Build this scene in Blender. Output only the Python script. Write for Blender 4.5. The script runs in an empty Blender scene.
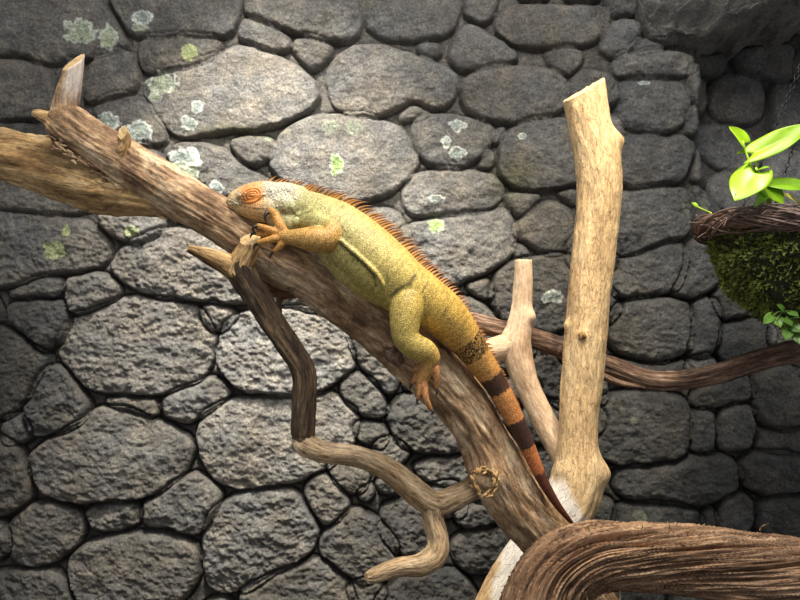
import bpy, math, random
import numpy as np
from mathutils import Vector
random.seed(7); rng = np.random.default_rng(11)
scene = bpy.context.scene
COL = scene.collection
F = 858.0; CZ = 1.0
def P(px, py, Y): return np.array([(px-400)*Y/F, Y, CZ+(300-py)*Y/F])

# ------------------------------------------------------------------ noise
def _hash(ix, iy, iz, seed):
    h = (ix.astype(np.uint32)*np.uint32(374761393) + iy.astype(np.uint32)*np.uint32(668265263) + iz.astype(np.uint32)*np.uint32(2147483647) + np.uint32((seed*974634777) & 0xffffffff))
    h = (h ^ (h >> np.uint32(13)))*np.uint32(1274126177)
    h = (h ^ (h >> np.uint32(15)))*np.uint32(2246822519)
    return h ^ (h >> np.uint32(16))
def perlin(x, y, z, seed=0):
    x = np.asarray(x, float); y = np.asarray(y, float)+0*x; z = np.asarray(z, float)+0*x
    x0 = np.floor(x).astype(np.int64); y0 = np.floor(y).astype(np.int64); z0 = np.floor(z).astype(np.int64)
    fx = x-x0; fy = y-y0; fz = z-z0
    u = fx**3*(fx*(fx*6-15)+10); v = fy**3*(fy*(fy*6-15)+10); w = fz**3*(fz*(fz*6-15)+10)
    def g(i, j, k):
        h = _hash(x0+i, y0+j, z0+k, seed)
        a = (h & np.uint32(1023)).astype(float)/1023*2-1
        b = ((h >> np.uint32(10)) & np.uint32(1023)).astype(float)/1023*2-1
        c = ((h >> np.uint32(20)) & np.uint32(1023)).astype(float)/1023*2-1
        return a*(fx-i)+b*(fy-j)+c*(fz-k)
    def L(a, b, t): return a+(b-a)*t
    return L(L(L(g(0,0,0), g(1,0,0), u), L(g(0,1,0), g(1,1,0), u), v),
             L(L(g(0,0,1), g(1,0,1), u), L(g(0,1,1), g(1,1,1), u), v), w)
def fbm(x, y, z=0.0, octv=4, seed=0, gain=.5):
    s = 0; a = 1; f = 1
    for o in range(octv):
        s = s+a*perlin(x*f, y*f, z*f, seed+o*17); a *= gain; f *= 2.03
    return s
def smooth(a, b, x):
    t = np.clip((x-a)/(b-a), 0, 1); return t*t*(3-2*t)

# ------------------------------------------------------------------ objects
def link(o, parent=None):
    COL.objects.link(o)
    if parent is not None: o.parent = parent
    return o
def tag(o, label=None, cat=None, group=None, kind=None):
    if label: o['label'] = label
    if cat: o['category'] = cat
    if group: o['group'] = group
    if kind: o['kind'] = kind
    return o
def empty(name, loc):
    o = bpy.data.objects.new(name, None); o.location = loc; o.empty_display_size = .05
    return link(o)
def mesh(name, V, Fc, mat, parent=None, attrs=None, flat=False):
    """one mesh object; V world coords, attrs {name: (type, array)}"""
    V = np.asarray(V, float)
    org = np.zeros(3)
    if parent is not None: org = np.array(parent.location)
    elif len(V): org = np.array([V[:,0].mean(), V[:,1].mean(), V[:,2].min()])
    me = bpy.data.meshes.new(name)
    if isinstance(Fc, np.ndarray):
        n, k = Fc.shape
        me.vertices.add(len(V)); me.vertices.foreach_set('co', (V-org).astype(np.float32).ravel())
        me.loops.add(n*k); me.loops.foreach_set('vertex_index', Fc.astype(np.int32).ravel())
        me.polygons.add(n); me.polygons.foreach_set('loop_start', np.arange(0, n*k, k, dtype=np.int32))
        me.update(calc_edges=True); me.validate()
    else:
        me.from_pydata([tuple(v) for v in V-org], [], Fc)
    if attrs:
        for k, (t, arr) in attrs.items():
            a = me.attributes.new(k, t, 'POINT')
            arr = np.asarray(arr, np.float32)
            if t == 'FLOAT': a.data.foreach_set('value', arr.ravel())
            elif t == 'FLOAT_VECTOR': a.data.foreach_set('vector', arr.ravel())
            else: a.data.foreach_set('color', arr.ravel())
    if not flat:
        me.polygons.foreach_set('use_smooth', np.ones(len(me.polygons), bool))
    me.materials.append(mat); me.update()
    o = bpy.data.objects.new(name, me)
    if parent is None: o.location = org
    return link(o, parent)

# ------------------------------------------------------------------ materials
def newmat(name):
    m = bpy.data.materials.new(name); m.use_nodes = True
    nt = m.node_tree; b = nt.nodes['Principled BSDF']
    return m, nt, b
def node(nt, t, **kw):
    n = nt.nodes.new(t)
    for k, v in kw.items():
        if k.startswith('_'): setattr(n, k[1:], v)
        else: n.inputs[k.replace('__', ' ')].default_value = v
    return n
def ramp(nt, stops):
    r = nt.nodes.new('ShaderNodeValToRGB'); e = r.color_ramp.elements
    while len(e) > 1: e.remove(e[-1])
    e[0].position = stops[0][0]; e[0].color = (*stops[0][1], 1)
    for p, c in stops[1:]:
        q = e.new(p); q.color = (*c, 1)
    return r
def mixc(nt, mode, fac, a, b):
    n = nt.nodes.new('ShaderNodeMix'); n.data_type = 'RGBA'; n.blend_type = mode
    for sock, val in ((n.inputs[0], fac), (n.inputs[6], a), (n.inputs[7], b)):
        if hasattr(val, 'is_output'): nt.links.new(val, sock)
        else: sock.default_value = val if not isinstance(val, tuple) else (*val, 1)
    return n.outputs[2]
def bump(nt, b, h, strength, dist, normal=None):
    n = node(nt, 'ShaderNodeBump', Strength=strength, Distance=dist)
    nt.links.new(h, n.inputs['Height'])
    if normal is not None: nt.links.new(normal, n.inputs['Normal'])
    nt.links.new(n.outputs[0], b.inputs['Normal'])
    return n.outputs[0]

def stone_mat(name):
    m, nt, b = newmat(name); L = nt.links.new
    at = node(nt, 'ShaderNodeAttribute', _attribute_name='tint')
    tc = node(nt, 'ShaderNodeTexCoord')
    n1 = node(nt, 'ShaderNodeTexNoise', Scale=170.0, Detail=5.0, Roughness=.75); L(tc.outputs['Object'], n1.inputs['Vector'])
    n2 = node(nt, 'ShaderNodeTexNoise', Scale=26.0, Detail=6.0, Roughness=.65); L(tc.outputs['Object'], n2.inputs['Vector'])
    r1 = ramp(nt, [(.3, (.45,.45,.46)), (.5, (.95,.95,.95)), (.68, (1.65,1.62,1.55))]); L(n1.outputs[0], r1.inputs[0])
    r2 = ramp(nt, [(.32, (.6,.6,.62)), (.5, (1,1,1)), (.68, (1.5,1.44,1.3))]); L(n2.outputs[0], r2.inputs[0])
    c = mixc(nt, 'MULTIPLY', 1.0, at.outputs['Color'], r1.outputs[0])
    c = mixc(nt, 'MULTIPLY', .85, c, r2.outputs[0])
    L(c, b.inputs['Base Color'])
    b.inputs['Roughness'].default_value = .72
    b.inputs['Specular IOR Level'].default_value = .35
    n3 = node(nt, 'ShaderNodeTexNoise', Scale=130.0, Detail=8.0, Roughness=.7); L(tc.outputs['Object'], n3.inputs['Vector'])
    bump(nt, b, n3.outputs[0], .9, .009)
    return m
def wood_mat(name, stops, kr=22, ks=5, kb=60, ksb=12, bstr=.6, patch=None, cut=(.62,.42,.2), fine=.5, rough=.75, crack=0, lines=.6):
    m, nt, b = newmat(name); L = nt.links.new
    at = node(nt, 'ShaderNodeAttribute', _attribute_name='bark')
    mp = node(nt, 'ShaderNodeMapping'); mp.inputs['Scale'].default_value = (kr, kr, ks); L(at.outputs['Vector'], mp.inputs['Vector'])
    n = node(nt, 'ShaderNodeTexNoise', Scale=1.0, Detail=7.0, Roughness=.68, Distortion=.4); L(mp.outputs[0], n.inputs['Vector'])
    r = ramp(nt, stops); L(n.outputs[0], r.inputs[0])
    mp2 = node(nt, 'ShaderNodeMapping'); mp2.inputs['Scale'].default_value = (kb, kb, ksb); L(at.outputs['Vector'], mp2.inputs['Vector'])
    n2 = node(nt, 'ShaderNodeTexNoise', Scale=1.0, Detail=8.0, Roughness=.7, Distortion=.3); L(mp2.outputs[0], n2.inputs['Vector'])
    r2 = ramp(nt, [(.3, (.3,.28,.26)), (.46, (.9,.9,.9)), (.6, (1.15,1.15,1.12)), (.75, (1.5,1.45,1.35))]); L(n2.outputs[0], r2.inputs[0])
    c = mixc(nt, 'MULTIPLY', fine, r.outputs[0], r2.outputs[0])
    h = n2.outputs[0]
    if patch:
        n3 = node(nt, 'ShaderNodeTexNoise', Scale=9.0, Detail=5.0, Roughness=.6); L(at.outputs['Vector'], n3.inputs['Vector'])
        r3 = ramp(nt, [(.5, (0,0,0)), (.62, (1,1,1))]); L(n3.outputs[0], r3.inputs[0])
        c = mixc(nt, 'MIX', r3.outputs[0], c, patch)
    mp5 = node(nt, 'ShaderNodeMapping'); mp5.inputs['Scale'].default_value = (kb*1.1, kb*1.1, ksb*.5); mp5.inputs['Location'].default_value = (3, 1, 2); L(at.outputs['Vector'], mp5.inputs['Vector'])
    n5 = node(nt, 'ShaderNodeTexNoise', Scale=1.0, Detail=4.0, Roughness=.6, Distortion=.6); L(mp5.outputs[0], n5.inputs['Vector'])
    r5 = ramp(nt, [(0, (1,1,1)), (.455, (1,1,1)), (.495, (.16,.11,.08)), (.535, (1,1,1)), (1, (1,1,1))]); L(n5.outputs[0], r5.inputs[0])
    mp6 = node(nt, 'ShaderNodeMapping'); mp6.inputs['Scale'].default_value = (190, 190, 70); L(at.outputs['Vector'], mp6.inputs['Vector'])
    n6 = node(nt, 'ShaderNodeTexNoise', Scale=1.0, Detail=4.0, Roughness=.7); L(mp6.outputs[0], n6.inputs['Vector'])
    r6 = ramp(nt, [(.32, (.5,.46,.42)), (.48, (1,1,1)), (.58, (1.1,1.1,1.08)), (.68, (1.7,1.6,1.4))]); L(n6.outputs[0], r6.inputs[0])
    c = mixc(nt, 'MULTIPLY', lines, c, r5.outputs[0]); c = mixc(nt, 'MULTIPLY', fine, c, r6.outputs[0])
    ma = nt.nodes.new('ShaderNodeMath'); ma.operation = 'MULTIPLY_ADD'; L(r5.outputs[0], ma.inputs[0]); ma.inputs[1].default_value = .35*lines; L(h, ma.inputs[2])
    mb = nt.nodes.new('ShaderNodeMath'); mb.operation = 'MULTIPLY_ADD'; L(n6.outputs[0], mb.inputs[0]); mb.inputs[1].default_value = .5; L(ma.outputs[0], mb.inputs[2]); h = mb.outputs[0]
    pal = node(nt, 'ShaderNodeAttribute', _attribute_name='pale')
    c2 = mixc(nt, 'MULTIPLY', .5, (.80,.74,.66), r2.outputs[0])
    c = mixc(nt, 'MIX', pal.outputs['Fac'], c, c2)
    if crack:
        vo = node(nt, 'ShaderNodeTexVoronoi', _feature='DISTANCE_TO_EDGE', Scale=1.0); 
        mp4 = node(nt, 'ShaderNodeMapping'); mp4.inputs['Scale'].default_value = (crack*3, crack*3, crack*.8)
        ad = nt.nodes.new('ShaderNodeVectorMath'); ad.operation = 'MULTIPLY_ADD'
        nz = node(nt, 'ShaderNodeTexNoise', Scale=40.0, Detail=3.0); L(at.outputs['Vector'], nz.inputs['Vector'])
        L(nz.outputs['Color'], ad.inputs[0]); ad.inputs[1].default_value = (.02,.02,.03); L(at.outputs['Vector'], ad.inputs[2])
        L(ad.outputs[0], mp4.inputs['Vector']); L(mp4.outputs[0], vo.inputs['Vector'])
        rc = ramp(nt, [(0, (.3,.2,.12)), (.045, (1,1,1))]); L(vo.outputs['Distance'], rc.inputs[0])
        c = mixc(nt, 'MULTIPLY', .75, c, rc.outputs[0])
    ct = node(nt, 'ShaderNodeAttribute', _attribute_name='cut')
    cc = mixc(nt, 'MULTIPLY', .6, cut, r2.outputs[0])
    c = mixc(nt, 'MIX', ct.outputs['Fac'], c, cc)
    L(c, b.inputs['Base Color']); b.inputs['Roughness'].default_value = rough
    b.inputs['Specular IOR Level'].default_value = .3
    bump(nt, b, h, bstr, .006)
    return m
def plain(name, col, rough=.5, nscale=60, var=.35, bstr=.2, spec=.5, trans=0):
    m, nt, b = newmat(name); L = nt.links.new
    tc = node(nt, 'ShaderNodeTexCoord')
    n = node(nt, 'ShaderNodeTexNoise', Scale=float(nscale), Detail=4.0); L(tc.outputs['Object'], n.inputs['Vector'])
    lo = tuple(c*(1-var) for c in col); hi = tuple(min(1, c*(1+var)) for c in col)
    r = ramp(nt, [(.3, lo), (.7, hi)]); L(n.outputs[0], r.inputs[0])
    L(r.outputs[0], b.inputs['Base Color']); b.inputs['Roughness'].default_value = rough
    b.inputs['Specular IOR Level'].default_value = spec
    bump(nt, b, n.outputs[0], bstr, .002)
    if trans:
        t = nt.nodes.new('ShaderNodeBsdfTranslucent'); L(r.outputs[0], t.inputs['Color'])
        mx = nt.nodes.new('ShaderNodeMixShader'); mx.inputs[0].default_value = trans
        L(b.outputs[0], mx.inputs[1]); L(t.outputs[0], mx.inputs[2])
        L(mx.outputs[0], nt.nodes['Material Output'].inputs['Surface'])
    return m

M_stone = stone_mat('rough_stone')
M_log = wood_mat('brown_log', [(.27,(.05,.027,.015)), (.40,(.2,.115,.06)), (.50,(.4,.25,.135)), (.63,(.74,.55,.35))], kr=20, ks=9, kb=85, ksb=30, bstr=.8, fine=.7, lines=.45)
M_limb = wood_mat('golden_log', [(.27,(.09,.045,.018)), (.4,(.33,.19,.075)), (.55,(.56,.36,.16)), (.7,(.74,.55,.3))], kr=22, ks=5, kb=60, ksb=12, bstr=.75, fine=.75)
M_crook = wood_mat('dark_shaded_branch', [(.3,(.02,.013,.009)), (.45,(.06,.038,.022)), (.58,(.14,.09,.05)), (.7,(.34,.23,.13))], kr=60, ks=10, kb=110, ksb=18, bstr=.8, fine=.8)  # dark bark, its tone also carries shade from the log above
M_post = wood_mat('cream_post', [(.28,(.42,.28,.14)), (.45,(.66,.45,.23)), (.62,(.76,.56,.31)), (.75,(.8,.65,.42))], kr=18, ks=6, kb=75, ksb=26, bstr=.55, fine=.55, cut=(.66,.48,.27), crack=36, lines=.35)
M_weath = wood_mat('weathered_branch', [(.28,(.2,.12,.06)), (.42,(.42,.28,.15)), (.58,(.6,.44,.27)), (.75,(.72,.56,.38))], kr=50, ks=12, kb=110, ksb=20, bstr=.8, fine=.7)
M_fork = wood_mat('tan_fork', [(.28,(.4,.25,.14)), (.45,(.62,.43,.27)), (.62,(.72,.54,.36)), (.75,(.76,.62,.45))], kr=20, ks=8, kb=80, ksb=28, bstr=.5, fine=.5, cut=(.7,.5,.3), lines=.3)
M_red = wood_mat('reddish_branch', [(.28,(.04,.022,.015)), (.45,(.14,.08,.052)), (.58,(.27,.17,.115)), (.7,(.48,.35,.26))], kr=90, ks=8, kb=130, ksb=14, bstr=.9, fine=.8)
M_root = wood_mat('twisted_root', [(.3,(.06,.028,.016)), (.43,(.22,.125,.07)), (.56,(.4,.245,.145)), (.72,(.64,.46,.3))], kr=60, ks=3.5, kb=140, ksb=9, bstr=.9, fine=.85, rough=.7)

# ------------------------------------------------------------------ tubes
def catmull(pts, step):
    pts = np.asarray(pts, float); n = len(pts)
    ext = np.vstack([2*pts[0]-pts[1], pts, 2*pts[-1]-pts[-2]])
    out = []
    for i in range(n-1):
        p0, p1, p2, p3 = ext[i], ext[i+1], ext[i+2], ext[i+3]
        k = max(2, int(np.linalg.norm(p2[:3]-p1[:3])/step))
        t = np.linspace(0, 1, k, endpoint=False)[:, None]
        out.append(.5*((2*p1)+(-p0+p2)*t+(2*p0-5*p1+4*p2-p3)*t*t+(-p0+3*p1-3*p2+p3)*t**3))
    out.append(pts[-1:])
    return np.vstack(out)
def frames(C):
    T = np.gradient(C, axis=0); T /= np.linalg.norm(T, axis=1)[:, None]+1e-12
    up = np.array([0, -1.0, 0])
    N = np.zeros_like(C); n = up-T[0]*up.dot(T[0])
    if np.linalg.norm(n) < .1: n = np.array([1.0,0,0])-T[0]*T[0][0]
    n /= np.linalg.norm(n)
    for i in range(len(C)):
        n = n-T[i]*n.dot(T[i]); n /= np.linalg.norm(n); N[i] = n
    return T, N, np.cross(T, N)
def world(pts):
    """(px, py, Y, r_px) -> (x, y, z, r)"""
    return np.array([[*P(a, b, c), d*c/F] for a, b, c, d in pts])
def tube(W, step=.006, na=40, rough=.06, freq=(3, 9), fibre=0, ffreq=(9, 3), twist=0, seed=0, caps=('flat', 'flat'), capslant=(None, None), lumps=(), palefn=None, flat_y=1.0):
    S = catmull(W, step); C = S[:, :3]; R = np.maximum(S[:, 3], .0004)
    T, N, B = frames(C)
    ds = np.r_[0, np.cumsum(np.linalg.norm(np.diff(C, axis=0), axis=1))]
    a = np.linspace(0, 2*np.pi, na, endpoint=False)
    A, SS = np.meshgrid(a, ds); RR = np.repeat(R[:, None], na, 1)
    tw = A+twist*SS
    ca, sa = np.cos(tw), np.sin(tw)
    r = RR*(1+rough*fbm(np.cos(A)*freq[0]*.5+seed*3.1, np.sin(A)*freq[0]*.5, SS*freq[1], 4, seed)*1.6)
    if fibre:
        fb = fbm(ca*ffreq[0]+seed, sa*ffreq[0], SS*ffreq[1], 3, seed+5, .6)
        r = r+RR*fibre*(np.abs(fb)*-1.6+.35)
    V = C[:, None]+N[:, None]*(np.cos(A)*r)[..., None]*1.0+B[:, None]*(np.sin(A)*r)[..., None]
    for (lx, lr, lh) in lumps:        # bumps: centre (world), radius, height
        d = np.linalg.norm(V-lx, axis=2)
        out = V-C[:, None]; out /= np.linalg.norm(out, axis=2)[..., None]+1e-9
        V = V+out*(lh*np.exp(-(d/lr)**2))[..., None]
    m = len(C)
    if capslant[0] is not None or capslant[1] is not None:
        for e, cs in ((0, capslant[0]), (m-1, capslant[1])):
            if cs is None: continue
            cs = np.array(cs); K = 12
            for q in range(K):        # shear the last rings along T
                i = e+q if e == 0 else e-q
                V[i] += T[e]*((V[i]-C[i])@cs)[:, None]*(1-q/K)
    r0 = float(np.mean(R))
    co = np.stack([np.cos(tw)*np.maximum(RR, r0*.6), np.sin(tw)*np.maximum(RR, r0*.6), SS+seed*.37], 2)
    pale = np.zeros((m, na)) if palefn is None else palefn(V, SS/ds[-1], A)
    V = V.reshape(-1, 3); co = co.reshape(-1, 3); cut = np.zeros(len(V)); pale = pale.ravel()
    i = np.arange(m-1)[:, None]*na; j = np.arange(na)[None]; j2 = (j+1) % na
    Fq = np.stack([i+j, i+j2, i+na+j2, i+na+j], 2).reshape(-1, 4)
    Fs = [tuple(q) for q in Fq]
    VV = [V]; CO = [co]; CU = [cut]; PA = [pale]; off = len(V)
    for e, kind in ((0, caps[0]), (m-1, caps[1])):
        ring = V[e*na:(e+1)*na]; c = ring.mean(0); tdir = -T[0] if e == 0 else T[-1]
        prev = None; idx = None
        levels = (1, .93, .6, .3) if kind == 'flat' else (1, .85, .55, .25)
        for q, f in enumerate(levels):
            if kind == 'flat': h = (.02 if q else 0)
            else: h = math.sqrt(max(0, 1-f*f))*.7
            rv = c+(ring-c)*f+tdir*h*R[e]
            if kind == 'flat' and q >= 1: rv = rv+tdir*(fbm(rv[:,0]*120, rv[:,1]*120, rv[:,2]*120, 3, seed)*R[e]*.12)[:, None]
            ids = np.arange(off, off+na); off += na
            VV.append(rv); CO.append(np.repeat(co[e*na:(e+1)*na], 1, 0)*np.array([f, f, 1])); CU.append(np.full(na, 1.0 if kind == 'flat' else 0.0)); PA.append(pale[e*na:(e+1)*na])
            base = np.arange(e*na, (e+1)*na) if prev is None else prev
            for k in range(na):
                k2 = (k+1) % na
                f4 = (base[k], base[k2], ids[k2], ids[k])
                Fs.append(f4[::-1] if e == 0 else f4)
            prev = ids
        VV.append((c+tdir*(.02 if kind == 'flat' else .7)*R[e])[None]); CO.append(co[e*na][None]*np.array([0,0,1])); CU.append(np.array([1.0 if kind == 'flat' else 0.0])); PA.append(pale[e*na][None])
        for k in range(na):
            f3 = (prev[k], prev[(k+1) % na], off); Fs.append(f3[::-1] if e == 0 else f3)
        off += 1
    return np.vstack(VV), Fs, dict(bark=np.vstack(CO), cut=np.concatenate(CU), pale=np.concatenate(PA)), (C, R)
def wood(name, pts, mat, parent=None, **kw):
    V, Fs, at, _ = tube(world(pts), **kw)
    return mesh(name, V, Fs, mat, parent, {'bark': ('FLOAT_VECTOR', at['bark']), 'cut': ('FLOAT', at['cut']), 'pale': ('FLOAT', at['pale'])})
def simple_tube(W, na=10, step=.01, seed=0, rough=0):
    V, Fs, at, _ = tube(np.array(W, float), step=step, na=na, rough=rough, caps=('dome', 'dome'), seed=seed)
    return V, Fs
def merge(parts):
    VV = []; FF = []; o = 0
    for V, Fs in parts:
        VV.append(V); FF += [tuple(int(i)+o for i in f) for f in Fs]; o += len(V)
    return np.vstack(VV), FF

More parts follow.
